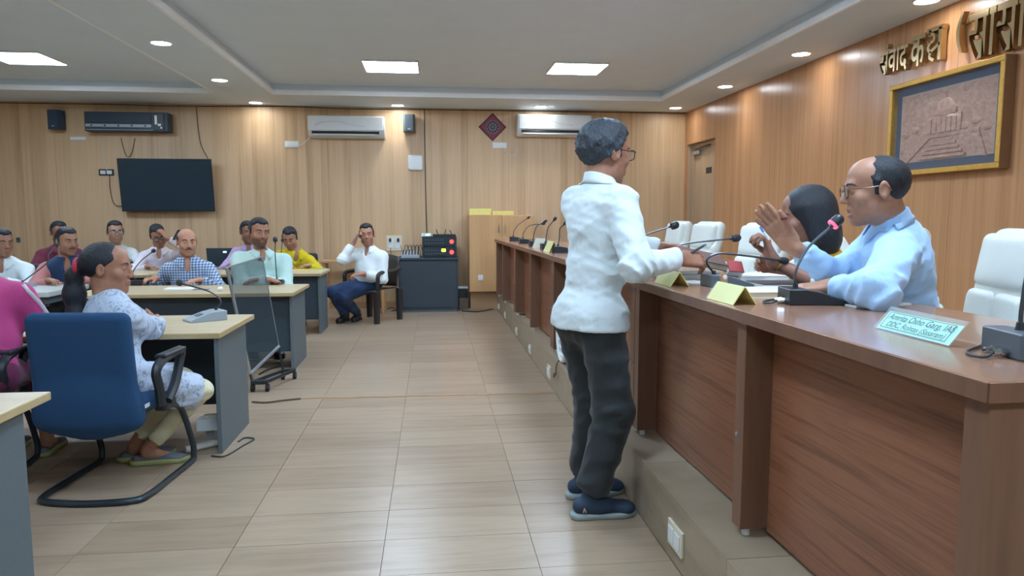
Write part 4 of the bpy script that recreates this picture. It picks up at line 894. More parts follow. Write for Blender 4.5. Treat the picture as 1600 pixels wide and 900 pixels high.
# round white fan standing on the platform edge
def fan():
    c = (PX + 0.05, 5.18, PH); r = empty('box_fan', c, 0, 'white round fan leaning on the desk front behind the standing man', 'fan')
    n_ = 36; m = MB(); ry, rz_ = 0.20, 0.26
    m.grid([[(xx, ry * k_ * math.cos(2 * math.pi * i / n_), rz_ + 0.002 + rz_ * k_ * math.sin(2 * math.pi * i / n_)) for i in range(n_ + 1)] for xx, k_ in ((0.025, 0.97), (0.03, 1.0), (-0.03, 1.0), (-0.042, 0.95), (-0.03, 0.86), (0.02, 0.86), (0.025, 0.97))])
    m.build('housing', 'white_plastic', r)
    for k in range(9):
        zz = rz_ + (k - 4) * 0.05; hw = ry * 0.84 * math.sqrt(max(0.02, 1 - ((k - 4) * 0.05 / (rz_ * 0.86)) ** 2)); MB().box((-0.022, 0, zz), (0.02, 2 * hw, 0.014), Matrix.Rotation(0.5, 3, 'Y')).build('slat', 'white_plastic', r)
    MB().box((0.02, 0, rz_), (0.008, ry * 1.5, rz_ * 1.5), None, 0.003, 1).build('back_plate', 'grey_plastic', r)
    MB().tube(bez([(-0.02, 0.05, 0.03), (-0.06, 0.03, -0.02), (-0.075, -0.02, -0.08), (-0.065, 0.1, -0.10), (-0.06, 0.15, -0.14)], 8), 0.006, 6).build('lead', 'cord_brown', r)
fan()
# ------------------------------------------------------------------ white leather chairs
def soft(name, parts, h, mat, parent, k=0.02, it=2, subs=()):
    S = SDF()
    for c, hf, rd, R_ in parts: S.box(c, hf, R_, rd, k)
    for c, hf, rd, R_ in subs: S.box(c, hf, R_, rd, 0.02, True)
    return sdf_mesh(name, S, h, (), None, mat, parent, (0, 0, 0), it)
def rx(a): c, s_ = math.cos(a), math.sin(a); return np.array([[1, 0, 0], [0, c, -s_], [0, s_, c]])
def exec_chair(name='executive_chair'):
    """faces local +Y, origin on the floor under the seat"""
    r = empty(name); T_ = rx(-0.16) ; soft('seat', [((0, 0.02, 0.45), (0.25, 0.25, 0.06), 0.055, None)], 0.018, 'white_leather', r)
    bk = soft('backrest', [((0, -0.275, 0.68), (0.235, 0.055, 0.17), 0.05, rx(0.14)), ((0, -0.33, 0.90), (0.228, 0.055, 0.14), 0.055, rx(0.16))], 0.016, 'white_leather', r, k=0.012)
    soft('lumbar_pad', [((-0.115, -0.222, 0.645), (0.108, 0.03, 0.135), 0.028, rx(0.14)), ((0.115, -0.222, 0.645), (0.108, 0.03, 0.135), 0.028, rx(0.14))], 0.014, 'white_leather', bk, k=0.0)
    soft('head_pad', [((0, -0.278, 0.90), (0.212, 0.04, 0.118), 0.034, rx(0.16))], 0.014, 'white_leather', bk)
    for sg in (-1, 1):
        a = MB().tube(bez([(sg * 0.27, -0.20, 0.46), (sg * 0.285, -0.22, 0.60), (sg * 0.285, -0.12, 0.655), (sg * 0.285, 0.12, 0.655), (sg * 0.28, 0.17, 0.58), (sg * 0.265, 0.12, 0.45)], 8), 0.017, 8).build('arm_frame', 'chrome', r)
        soft('arm_pad', [((sg * 0.285, 0.0, 0.675), (0.034, 0.15, 0.022), 0.02, None)], 0.014, 'white_leather', a)
    MB().cyl((0, 0, 0.09), (0, 0, 0.40), 0.028, 0.028, 14).build('column', 'dark_metal', r)
    for k in range(5):
        a = 2 * math.pi * k / 5 + 0.3; e = (0.29 * math.cos(a), 0.29 * math.sin(a), 0.065); l_ = MB().tube([(0, 0, 0.10), e], [0.024, 0.016], 8).build('base_arm', 'chrome', r)
        MB().cyl((e[0] - 0.012 * math.sin(a), e[1] + 0.012 * math.cos(a), 0.028), (e[0] + 0.012 * math.sin(a), e[1] - 0.012 * math.cos(a), 0.028), 0.028, n=12).cyl((e[0], e[1], 0.03), (e[0], e[1], 0.065), 0.008, n=8).build('castor', 'black_plastic', l_)
    return r
def hdg(a): return math.radians(a - 90)               # heading angle of local +Y
ec = exec_chair()
for i_, (x_, y_, a_, lb) in enumerate([(2.08, 2.76, 165, 'white leather executive chair with the official in blue sitting on it'), (2.03, 3.47, 172, 'white leather chair under the woman writing at the desk'),
                                       (2.22, 5.12, 200, 'empty white leather chair pushed back between the standing man and the woman'), (2.2, 6.35, 185, 'empty white leather chair showing right of the standing man, farther from the door'), (2.18, 7.1, 180, 'white leather chair farthest along, a sliver showing beside the standing man')]):
    o = ec if i_ == 0 else copy_tree(ec); o.location = (x_, y_, PH); o.rotation_euler = (0, 0, hdg(a_)); tag(o, lb, 'chair', 'white executive chairs behind the long desk')
# ------------------------------------------------------------------ grey office desks on the left
def office_desk(x0, x1, y0, y1, z, mod, label, pin=0.03, top='beech', pan='grey_panel', group='grey panelled desks with beech tops'):
    r = empty('office_desk', ((x0 + x1) / 2, (y0 + y1) / 2, 0), 0, label, 'desk', group); o_ = ((x0 + x1) / 2, (y0 + y1) / 2, 0)
    MB().bx(x0 + 0.01, x1 - 0.01, y0 + 0.01, y1 - 0.01, z - 0.028, z, 0.002, 1).build('worktop', top, r, org=o_)
    e = MB(); t = 0.012
    for a in ((x0, x1, y0, y0 + t), (x0, x1, y1 - t, y1), (x0, x0 + t, y0 + t, y1 - t), (x1 - t, x1, y0 + t, y1 - t)): e.bx(*a, z - 0.032, z - 0.001, 0.0035, 2)
    e.build('edge_trim', 'beech_edge', r, org=o_)
    py0, py1 = (y0 + pin, y1 - 0.15) if mod == 'far' else (y0 + pin + 0.02, y1 - 0.15)
    for xx in (x1 - 0.045, x0 + 0.02): MB().bx(xx, xx + 0.025, py0, py1, 0.0, z - 0.0325, 0.002, 1).build('end_panel', pan, r, org=o_)
    ym = (py1 - 0.10) if mod == 'far' else (py0 + 0.06)
    MB().bx(x0 + 0.046, x1 - 0.046, ym, ym + 0.018, 0.16, z - 0.0325).build('modesty_panel', 'navy_panel', r, org=o_)
    return r
office_desk(-3.25, -1.42, 2.02, 2.79, 0.70, 'far', 'grey panelled desk with beech top cropped by the lower left corner')
office_desk(-2.98, -1.185, 4.10, 4.88, 0.70, 'far', 'grey panelled desk with silver microphone in front of the ponytail woman')
office_desk(-3.05, -1.20, 6.30, 7.12, 0.69, 'near', 'grey panelled desk of the checked shirt man and mint shirt man')
office_desk(-3.1, -1.265, 8.27, 9.02, 0.70, 'near', 'grey panelled desk with yellow files in the farthest row')
office_desk(-4.98, -3.14, 8.27, 9.02, 0.70, 'near', 'grey panelled desk of the farthest row in front of the maroon shirt man')
office_desk(-6.85, -5.02, 8.27, 9.02, 0.70, 'near', 'grey panelled desk of the farthest row, leftmost and mostly out of view')
# pale table in front of the navy waistcoat man
r = empty('folding_table', (-4.2, 6.85, 0), 0, 'pale grey table with thick edge in front of the navy waistcoat man', 'table'); o_ = (-4.2, 6.85, 0)
MB().bx(-5.1, -3.27, 6.48, 7.22, 0.655, 0.70, 0.006, 2).build('tabletop', 'pale_top', r, org=o_)
MB().bx(-5.05, -3.32, 6.53, 6.55, 0.59, 0.655).bx(-5.05, -3.32, 7.15, 7.17, 0.59, 0.655).bx(-3.34, -3.32, 6.55, 7.15, 0.59, 0.655).bx(-5.05, -5.03, 6.55, 7.15, 0.59, 0.655).build('apron', 'grey_plastic', r, org=o_)
for x_ in (-5.0, -3.38):
    for y_ in (6.58, 7.12): MB().bx(x_ - 0.022, x_ + 0.022, y_ - 0.022, y_ + 0.022, 0, 0.655, 0.003, 1).build('leg', 'alu', r, org=o_)
# microphones on the left
b = atZ(333, 499, 0.70)
mic((b[0] + 0.02, b[1], 0.70), math.radians(215), [npt(345, 470, b[1]), npt(328, 456, b[1]), npt(288, 444, b[1])], 'silver desk microphone on the desk beside the ponytail woman', 'silver', sc=1.25, hr=0.021, head_len=0.05)
b = atZ(431, 445, 0.69)
mic((b[0], b[1] + 0.05, 0.69), math.radians(90), [npt(431, 415, b[1] + 0.05), npt(430, 395, b[1] + 0.05), npt(430, 380, b[1] + 0.05)], 'black desk microphone standing upright before the mint shirt man', 'black', hr=0.022, head_len=0.06)
b = atZ(208, 446, 0.69)
mic((b[0], b[1] + 0.05, 0.69), math.radians(90), [npt(208, 425, b[1] + 0.1), npt(220, 408, b[1] + 0.1), npt(236, 395, b[1] + 0.1)], 'black desk microphone pointing at the checked shirt man\'s shoulder', 'black', hr=0.02)
b = (-3.72, 6.95, 0.70)
mic(b, math.radians(90), [npt(72, 412, 6.97), npt(76, 398, 7.0), npt(86, 386, 7.05)], 'desk microphone with white neck leaning toward the navy waistcoat man', 'silver', hr=0.018)
b = atZ(443, 420, 0.70)
mic((b[0], b[1] + 0.1, 0.70), math.radians(90), [npt(440, 400, b[1] + 0.1), npt(440, 388, b[1] + 0.1), npt(441, 379, b[1] + 0.1)], 'small black desk microphone before the yellow shirt man', 'black', hr=0.02)
b = atZ(252, 417, 0.70)
mic((b[0], b[1] + 0.1, 0.70), math.radians(90), [npt(252, 400, b[1] + 0.1), npt(250, 380, b[1] + 0.1), npt(247, 362, b[1] + 0.1)], 'desk microphone with pale neck before the man holding his head', 'silver', hr=0.016)
# laptop, papers and files on the far desks
def laptop():
    p = atZ(338, 419, 0.70); c = (p[0], p[1] + 0.28, 0.70); r = empty('laptop', c, 0, 'open dark blue laptop seen from behind on the farthest desk', 'laptop')
    MB().box((0, 0.12, 0.008), (0.36, 0.24, 0.016), None, 0.004, 2).build('keyboard_base', 'black_plastic', r)
    lid = MB().box((0, -0.04, 0.125), (0.36, 0.009, 0.235), Matrix.Rotation(0.18, 3, 'X'), 0.004, 2).build('lid', 'navy_panel', r)
    MB().box((0.05, -0.0655, 0.19), (0.04, 0.003, 0.018), Matrix.Rotation(0.18, 3, 'X')).build('badge', 'blue_led', lid)
laptop()
slab('yellow_file', quad(-1.50, 8.72, 0.34, 0.2, -0.1), 0.70, 0.012, 'yellow_file', 'bright yellow file lying at the right end of the farthest desk', 'file')
slab('teal_file', quad(-1.40, 8.94, 0.2, 0.12, 0.1), 0.70, 0.008, 'teal_file', 'teal file sticking out beneath the yellow file', 'file')
r = empty('black_pouch', (-1.80, 8.62, 0.70), 0.2, 'black soft pouch beside the yellow file', 'pouch'); soft('pouch_body', [((0, 0, 0.035), (0.11, 0.06, 0.034), 0.03, None)], 0.014, 'black_plastic', r); MB().tube(bez([(-0.09, 0, 0.065), (0, 0.008, 0.072), (0.09, 0, 0.065)], 6), 0.003, 6).build('zip', 'dark_metal', r)
slab('writing_pad', quad(-2.28, 6.75, 0.24, 0.18, 0.1), 0.69, 0.008, 'paper', 'writing pad by the checked shirt man\'s hand', 'notepad')
slab('phone', quad(-2.05, 6.60, 0.14, 0.075, 0.1), 0.69, 0.009, 'black_plastic', 'dark phone lying on the checked shirt man\'s desk', 'phone')
r = empty('paper_ball', (-1.86, 6.5, 0.69), 0, 'crumpled white paper ball on the desk left of the acrylic stand', 'paper'); S = SDF(); S.ell((0, 0, 0.02), (0.026, 0.022, 0.021), None, 0); sdf_mesh('ball', S, 0.006, (), fold_fn(0.004, 120, 4), 'paper', r)
# small wooden side table behind the far desk
r = empty('side_table', (-1.0, 10.2, 0), 0, 'small wooden side table against the back wall behind the phone man', 'table')
MB().bx(-0.55, 0.35, -0.16, 0.22, 0.70, 0.73, 0.003, 1).build('tabletop', 'cupboard_wood', r)
for x_ in (-0.5, 0.3):
    for y_ in (-0.12, 0.18): MB().bx(x_ - 0.02, x_ + 0.02, y_ - 0.02, y_ + 0.02, 0, 0.7).build('leg', 'cupboard_wood', r)
# acrylic stand on castors
def acrylic_stand():
    TLp, TRp, BRp, BLp = [np.array(atY(*a)) for a in ((354, 418, 5.45), (410, 401, 5.85), (436, 541, 5.98), (391, 584, 5.62))]
    c = (TLp + TRp + BRp + BLp) / 4; org = (c[0], c[1], 0); W = lambda p: Vector(np.asarray(p) - np.array(org)); r = empty('acrylic_stand', org, 0, 'leaning dark acrylic display stand on castors at the aisle', 'display stand')
    nn = nrm(np.cross(TRp - TLp, BLp - TLp)) * 0.008; m = MB(); A_ = [W(p) for p in (TLp, TRp, BRp, BLp)]; B_ = [W(p + nn) for p in (TLp, TRp, BRp, BLp)]
    va = [m.bm.verts.new(p) for p in A_]; vb = [m.bm.verts.new(p) for p in B_]; m.bm.faces.new(va); m.bm.faces.new(vb[::-1])
    for i in range(4): m.bm.faces.new((va[i], vb[i], vb[(i + 1) % 4], va[(i + 1) % 4]))
    m.build('sheet', 'dark_acrylic', r)
    MB().tube([W(TLp), W(BLp)], 0.013, 6).build('edge_strip', 'alu', r); MB().tube([W(BLp), W(BRp)], 0.014, 6).build('edge_strip', 'alu', r); MB().tube([W(TLp), W(TRp)], 0.005, 6).build('edge_strip', 'alu', r); MB().tube([W(TRp), W(BRp)], 0.004, 6).build('edge_strip', 'alu', r)
    MB().box(W(TRp + nn * 0.6 - V3(0.012, 0, 0.02)), (0.03, 0.03, 0.03), None, 0.002, 1).build('clip', 'alu', r)
    f1 = BLp * 1.0; f2 = BRp * 1.0; zf = 0.075
    g1 = V3(f1[0] + 0.02, f1[1] - 0.02, zf); g2 = V3(f2[0] + 0.02, f2[1] + 0.02, zf); g3 = g2 + V3(0.09, 0.02, 0); g4 = g1 + V3(0.11, -0.0, 0)
    MB().tube([W(BLp), W(g1)], 0.012, 6).build('upright', 'dark_metal', r); MB().tube([W(BRp), W(g2)], 0.010, 6).build('upright', 'dark_metal', r)
    MB().tube([W(g1), W(g2), W(g3), W(g4)], 0.014, 6, True).build('base_frame', 'dark_metal', r)
    MB().box(W((g1 + g4) / 2), (0.13, 0.05, 0.03), None, 0.003, 1).build('base_block', 'black_plastic', r)
    for gp in (g1, g2, g3, g4):
        MB().cyl(W(gp + V3(-0.012, 0, -0.045)), W(gp + V3(0.012, 0, -0.045)), 0.03, n=14).cyl(W(gp + V3(0, 0, -0.04)), W(gp), 0.008, n=8).build('castor', 'rubber', r)
acrylic_stand()
# power box and conduit under the second desk
p = atZ(326, 690, 0); r = empty('power_box', (p[0], p[1] + 0.06, 0), 0.1, 'white power box on the floor under the desk end', 'power box')
MB().box((0, 0, 0.095), (0.15, 0.09, 0.07), None, 0.005, 2).build('housing', 'white_plastic', r); MB().box((0.0, 0.02, 0.137), (0.08, 0.03, 0.02), None, 0.003, 1).build('plug', 'cream_plastic', r); MB().box((0, 0, 0.03), (0.05, 0.06, 0.06)).build('bracket', 'alu', r)
a, b = atZ(290, 708, 0), atZ(343, 696, 0)
tag(MB().tube([(a[0], a[1], 0.021), (b[0], b[1], 0.021)], 0.02, 10).build('conduit_pipe', 'cord_white'), 'white conduit pipe lying on the floor below the power box', 'pipe')
def cable(name, pix, r_, mat, label, z=0.006):
    pts = [atZ(px, py, z) for px, py in pix]; return tag(MB().tube(bez([(p[0], p[1], r_ + 0.0005) for p in pts], 8), r_, 6).build(name, mat), label, 'cable')
cable('floor_cable', [(330, 712), (352, 712), (380, 696), (397, 686), (383, 684), (372, 690)], 0.0045, 'cord_black', 'black cable looping out from under the ponytail woman\'s desk')
cable('floor_cable', [(394, 628), (415, 629), (440, 626), (470, 623)], 0.007, 'cord_brown', 'dark brown cable on the floor running into the taped strip')
cable('floor_cable', [(405, 585), (420, 577), (440, 572), (462, 571)], 0.007, 'cord_black', 'black cable on the floor between acrylic stand and desk end')
# taped wire across the aisle
a = atZ(470, 623, 0); y_ = a[1]
m = MB()
for k in range(22):
    x0 = a[0] + k * 0.094; m.box((x0 + 0.047, y_ - 0.002 * k + 0.006 * math.sin(k * 1.7), 0.0025), (0.098, 0.018 + 0.006 * math.sin(k * 2.3), 0.004), 0.03 * math.sin(k))
tag(m.build('floor_tape', 'tape'), 'strip of brown tape covering a wire across the aisle floor', 'tape')
# ------------------------------------------------------------------ blue sled chair
def sled_chair(fabric):
    """faces local +Y; origin on the floor under the seat centre"""
    r = empty('office_chair')
    soft('seat', [((0, 0.02, 0.44), (0.245, 0.25, 0.045), 0.04, None)], 0.018, fabric, r)
    S = SDF(); S.box((0, -0.285, 0.62), (0.245, 0.038, 0.295), rx(0.10), 0.035, 0.02); S.ell((0, -0.80, 0.62), (0.5, 0.465, 0.8), rx(0.10), 0.05, True)
    S = SDF(); S.box((0, -0.285, 0.635), (0.238, 0.036, 0.275), rx(0.10), 0.034, 0.02); S.ell((0, -0.265, 0.42), (0.235, 0.045, 0.13), rx(0.10), 0.08)
    sdf_mesh('backrest', S, 0.013, (), None, fabric, r, (0, 0, 0), 2)
    MB().box((0.243, -0.205, 0.445), (0.004, 0.045, 0.018), None).build('care_tag', 'white_plastic', r)
    for sg in (-1, 1):
        x_ = sg * 0.275
        arm = MB().tube(bez([(x_, -0.13, 0.43), (x_ * 1.03, -0.16, 0.52), (x_ * 1.04, -0.19, 0.60), (x_ * 1.04, -0.13, 0.645), (x_ * 1.03, 0.02, 0.66), (x_ * 1.02, 0.10, 0.655), (x_ * 1.0, 0.09, 0.60), (x_, 0.03, 0.50), (x_, -0.06, 0.43)], 6), [0.024] * 6 + [0.023] * 43, 8).build('armrest', 'black_plastic', r)
        MB().box((x_ * 1.035, -0.02, 0.668), (0.056, 0.24, 0.022), None, 0.01, 3).build('arm_pad', 'black_plastic', arm)
        MB().box((sg * 0.245, -0.02, 0.405), (0.06, 0.12, 0.05), None, 0.01, 2).build('bracket', 'black_plastic', r)
    MB().tube(bez([(0.235, -0.02, 0.40), (0.245, 0.14, 0.34), (0.25, 0.255, 0.13), (0.25, 0.27, 0.045), (0.25, 0.235, 0.017), (0.25, 0.0, 0.0165), (0.245, -0.24, 0.0165), (0.20, -0.315, 0.0165), (0.0, -0.345, 0.0165), (-0.20, -0.315, 0.0165), (-0.245, -0.24, 0.0165), (-0.25, 0.0, 0.0165), (-0.25, 0.235, 0.017), (-0.25, 0.27, 0.045), (-0.25, 0.255, 0.13), (-0.245, 0.14, 0.34), (-0.235, -0.02, 0.40)], 6), 0.016, 8).build('sled_frame', 'dark_metal', r)
    return r
c1 = sled_chair('blue_fabric'); c1.location = (-1.595, 3.76, 0); c1.rotation_euler = (0, 0, math.radians(-5)); tag(c1, 'blue fabric sled base office chair with the ponytail woman seated in it', 'chair', 'blue sled base office chairs')
c2 = copy_tree(c1); c2.location = (-2.42, 3.86, 0); c2.rotation_euler = (0, 0, math.radians(8)); c2['label'] = 'blue office chair under the woman in pink at the left edge'
# chairs of the far rows: padded dark visitor chairs
def visitor_chair():
    r = empty('visitor_chair'); soft('seat', [((0, 0, 0.44), (0.22, 0.22, 0.035), 0.03, None)], 0.02, 'chair_black', r); soft('backrest', [((0, -0.235, 0.70), (0.21, 0.028, 0.16), 0.026, rx(0.1))], 0.018, 'chair_black', r)
    for sg in (-1, 1):
        MB().tube([(sg * 0.2, 0.19, 0.42), (sg * 0.21, 0.21, 0.0)], 0.013, 8).build('leg', 'dark_metal', r); MB().tube([(sg * 0.2, -0.26, 0.80), (sg * 0.2, -0.2, 0.42), (sg * 0.21, -0.25, 0.0)], 0.013, 8).build('leg', 'dark_metal', r)
    return r
vc = visitor_chair(); VC = []
def seat_at(x_, y_, a_, lb):
    o = vc if not VC else copy_tree(vc); VC.append(o); o.location = (x_, y_, 0); o.rotation_euler = (0, 0, hdg(a_)); tag(o, lb, 'chair', 'dark visitor chairs of the far rows')
# brown plastic armchair
def plastic_chair():
    r = empty('plastic_chair', (0, 0, 0), 0, 'dark brown moulded plastic armchair of the man on the phone', 'chair')
    m = MB(); m.grid([[(x_, y_, 0.42 + 0.012 * (abs(x_) / 0.2) ** 2 - (0.02 if y_ > 0.18 else 0)) for x_ in np.linspace(-0.22, 0.22, 9)] for y_ in np.linspace(-0.2, 0.23, 8)]); o = m.build('seat', 'plastic_chair', r); o.modifiers.new('t', 'SOLIDIFY').thickness = 0.014
    m = MB(); m.grid([[(0.235 * t * (1 - 0.10 * k), -0.21 - 0.10 * k - 0.03 * (1 - t * t), 0.44 + 0.40 * k - 0.03 * t * t * k) for t in np.linspace(-1, 1, 11)] for k in np.linspace(0, 1, 7)]); o = m.build('backrest', 'plastic_chair', r); o.modifiers.new('t', 'SOLIDIFY').thickness = 0.014
    for sg in (-1, 1):
        for y0, y1 in ((0.21, 0.245), (-0.21, -0.27)):
            l_ = MB().box((sg * 0.245, (y0 + y1) / 2, 0.21), (0.055, 0.065, 0.42), None, 0.012, 2, taper=(1.25, 1.2)).build('leg', 'plastic_chair', r); MB().bx(sg * 0.245 - 0.026, sg * 0.245 + 0.026, (y0 + y1) / 2 - 0.03, (y0 + y1) / 2 + 0.03, 0, 0.012).build('foot', 'alu', l_)
        MB().tube(bez([(sg * 0.25, 0.215, 0.40), (sg * 0.262, 0.22, 0.52), (sg * 0.265, 0.20, 0.625), (sg * 0.265, 0.05, 0.645), (sg * 0.26, -0.12, 0.65), (sg * 0.235, -0.27, 0.68)], 8), 0.026, 8).build('armrest', 'plastic_chair', r)
    return r
pc = plastic_chair(); pc.location = (-0.78, 9.30, 0); pc.rotation_euler = (0, 0, hdg(236))
# ------------------------------------------------------------------ back wall
WY = YB
def on_wall(px, py): return atY(px, py, WY - 0.05)
def wall_speaker(px0, px1, py0, py1, label, mat):
    a = on_wall(px0, py0); b_ = on_wall(px1, py1); w_, h_ = b_[0] - a[0], a[2] - b_[2]; r = empty('wall_speaker', ((a[0] + b_[0]) / 2, WY, b_[2]), 0, label, 'speaker', 'small wall speakers')
    MB().prism([(-w_ / 2, 0), (-w_ / 2, -0.10), (-w_ * 0.35, -0.15), (w_ * 0.35, -0.15), (w_ / 2, -0.10), (w_ / 2, 0)], (0, -0.03, 0), (1, 0, 0), (0, 1, 0), (0, 0, h_)).build('cabinet', mat, r)
    MB().box((0, -0.183, h_ / 2), (w_ * 0.66, 0.006, h_ * 0.92), None, 0.002, 1).build('grille', mat, r); MB().box((0, -0.187, h_ * 0.14), (0.035, 0.003, 0.012)).build('badge', 'alu', r); MB().bx(-0.03, 0.03, -0.03, 0, h_ * 0.3, h_ * 0.7).build('bracket', 'dark_metal', r)
plain('spk_navy', '2c3f52', 0.6); plain('spk_grey', '56626a', 0.6)
wall_speaker(78, 102, 173, 203, 'navy wall speaker left of the black air conditioner', 'spk_navy'); wall_speaker(630, 649, 180, 207, 'grey wall speaker right of the white air conditioner', 'spk_grey')
def ac_white(px0, px1, py0, py1, label):
    a = on_wall(px0, py0); b_ = on_wall(px1, py1); w_, h_ = b_[0] - a[0], a[2] - b_[2]; r = empty('air_conditioner', ((a[0] + b_[0]) / 2, WY, b_[2]), 0, label, 'air conditioner', 'white split air conditioners')
    m = MB(); prof = [(0, 0.0), (-0.10, 0.0), (-0.15, 0.03), (-0.19, 0.085), (-0.20, 0.13), (-0.195, h_ - 0.03), (-0.175, h_), (0, h_)]
    m.prism(prof, (-w_ / 2, 0, 0), (0, 1, 0), (0, 0, 1), (w_, 0, 0)); bmesh.ops.bevel(m.bm, geom=[e for e in m.bm.edges], offset=0.008, segments=2, affect='EDGES'); m.build('housing', 'white_plastic', r, smooth=True)
    MB().box((0, -0.203, h_ * 0.63), (w_ * 0.955, 0.012, h_ * 0.62), None, 0.005, 2).build('front_panel', 'white_plastic', r)
    MB().box((-0.01, -0.176, 0.075), (w_ * 0.88, 0.03, 0.04), Matrix.Rotation(-0.6, 3, 'X')).build('outlet_slot', 'black_plastic', r); MB().box((-0.03, -0.178, 0.045), (w_ * 0.80, 0.05, 0.008), Matrix.Rotation(0.75, 3, 'X')).build('louvre', 'white_plastic', r)
    m = MB(); m.tube(bez([(-w_ * 0.42, -0.2095, h_ * 0.55), (-w_ * 0.3, -0.2095, h_ * 0.68), (-w_ * 0.1, -0.2095, h_ * 0.72), (w_ * 0.1, -0.2095, h_ * 0.55), (w_ * 0.25, -0.2095, h_ * 0.5)], 8), 0.0025, 4).tube(bez([(-w_ * 0.42, -0.2095, h_ * 0.45), (-w_ * 0.36, -0.2095, h_ * 0.6), (-w_ * 0.3, -0.2095, h_ * 0.72)], 8), 0.002, 4); m.build('motif', 'silver_plastic', r)
ac_white(483, 602, 182, 217, 'white split air conditioner in the middle of the back wall'); ac_white(807, 921, 180, 215, 'white split air conditioner behind the standing man\'s head')
a = on_wall(138, 176); b_ = on_wall(269, 208); w_, h_ = b_[0] - a[0], a[2] - b_[2]; r = empty('air_conditioner', ((a[0] + b_[0]) / 2, WY, b_[2]), 0, 'black open air conditioner without its front cover above the television', 'air conditioner')
MB().bx(-w_ / 2, w_ / 2, -0.19, 0, 0.0, h_, 0.012, 2).build('chassis', 'navy_panel', r)
MB().bx(-w_ * 0.47, w_ * 0.30, -0.20, -0.19, h_ * 0.42, h_ * 0.93).build('coil_face', 'spk_navy', r)
for k in range(7): MB().bx(-w_ * 0.47, w_ * 0.30, -0.203, -0.2, h_ * (0.45 + 0.065 * k), h_ * (0.45 + 0.065 * k) + 0.004).build('fin', 'black_plastic', r)
sb = MB().bx(-w_ * 0.48, w_ * 0.30, -0.205, -0.19, h_ * 0.22, h_ * 0.36).build('tray_strip', 'silver_plastic', r)
for k in range(5): MB().cyl((-w_ * 0.41 + k * w_ * 0.16, -0.2055, h_ * 0.29), (-w_ * 0.41 + k * w_ * 0.16, -0.209, h_ * 0.29), 0.012, n=10).build('screw', 'black_plastic', sb)
MB().bx(-w_ * 0.48, w_ * 0.32, -0.203, -0.19, h_ * 0.06, h_ * 0.09).build('lower_strip', 'silver_plastic', r)
MB().bx(w_ * 0.335, w_ * 0.45, -0.205, -0.19, h_ * 0.1, h_ * 0.9).build('control_board', 'black_plastic', r); MB().box((w_ * 0.36, -0.208, h_ * 0.6), (0.03, 0.006, 0.12), None).box((w_ * 0.40, -0.208, h_ * 0.35), (0.04, 0.006, 0.03)).box((w_ * 0.42, -0.208, h_ * 0.2), (0.02, 0.006, 0.02)).build('wiring', 'white_plastic', r)
def wplate(px0, px1, py0, py1, label, gangs, mat='white_plastic'):
    a = on_wall(px0, py0); b_ = on_wall(px1, py1); q = wall_plate(((a[0] + b_[0]) / 2, WY, (a[2] + b_[2]) / 2), 'y', b_[0] - a[0], a[2] - b_[2], label, gangs, mat, 'switch plates on the back wall'); return q
wplate(107, 132, 213, 219, 'small switch plate below the navy speaker', 3); wplate(444, 466, 220, 230, 'white switch plate lower left of the middle air conditioner', 2); wplate(770, 792, 222, 231, 'white switch plate beneath the red diamond ornament', 3); wplate(152, 176, 264, 274, 'dark framed socket plate left of the television', 2, 'black_plastic')
q = wplate(603, 628, 368, 392, 'large square socket board beside the black equipment stand', 2, 'cream_plastic')
for sx in (-0.055, 0.06): MB().box((sx, -0.03, 0.045), (0.035, 0.035, 0.05), None, 0.006, 2).build('plug', 'black_plastic', q)
def wall_cord(pix, r_, mat, label, y=WY - 0.012):
    pts = [atY(px, py, y) for px, py in pix]; return tag(MB().tube(bez([(p[0], y, p[2]) for p in pts], 8), r_ * 0.62, 6).build('power_cable', mat), label, 'cable')
wall_cord([(466, 228), (472, 226), (480, 219), (485, 215)], 0.008, 'cord_white', 'white cord from the switch plate to the middle air conditioner')
wall_cord([(788, 231), (790, 239), (797, 244), (804, 242), (808, 233)], 0.008, 'cord_white', 'white cord looping under the right air conditioner')
wall_cord([(164, 216), (162, 226), (160, 242), (164, 254), (167, 266)], 0.008, 'cord_white', 'pale cord hanging to the socket left of the television')
wall_cord([(171, 272), (172, 295), (177, 316), (184, 322), (192, 321)], 0.008, 'cord_brown', 'cord from the dark socket to the television\'s lower left corner')
wall_cord([(189, 216), (194, 236), (200, 245), (206, 238), (211, 216)], 0.007, 'cord_brown', 'thin brown cord loop hanging below the black air conditioner')
wall_cord([(307, 168), (309, 196), (314, 226), (325, 248)], 0.009, 'cord_black', 'dark cord descending to the television\'s upper right corner')
wall_cord([(663, 170), (664, 235), (665, 300), (667, 365)], 0.010, 'cord_black', 'long vertical dark cable dropping to the amplifiers')
wall_cord([(609, 376), (612, 405), (618, 440), (619, 476)], 0.006, 'cord_black', 'black lead hanging from the socket board, left one'); wall_cord([(623, 376), (627, 388), (629, 400)], 0.006, 'cord_black', 'black lead from the socket board to the mixer, right one')
# television
def tv():
    tl, tr, bl, br = [np.array(v) for v in (atY(187, 249, WY - 0.16), atY(331, 249, WY - 0.16), atY(194, 330, WY - 0.07), atY(336, 329, WY - 0.07))]
    w_ = 1.23; h_ = 0.72; c = (tl + tr + bl + br) / 4; ti = math.radians(7); r = empty('television', (c[0], WY, c[2] - h_ / 2), 0, 'large dark flat television tilted down on the back wall', 'television'); R_ = Matrix.Rotation(ti, 3, 'X')
    cy = c[1] - WY - 0.045; MB().box((0, cy, h_ / 2), (w_, 0.04, h_), R_, 0.006, 2).build('cabinet', 'black_plastic', r); MB().box(Vector((0, cy, h_ / 2)) + R_ @ Vector((0, -0.021, 0.004)), (w_ - 0.02, 0.003, h_ - 0.03), R_).build('screen', 'tv_screen', r); MB().bx(-0.2, 0.2, cy, -0.003, h_ * 0.35, h_ * 0.6).build('wall_bracket', 'dark_metal', r)
tv()
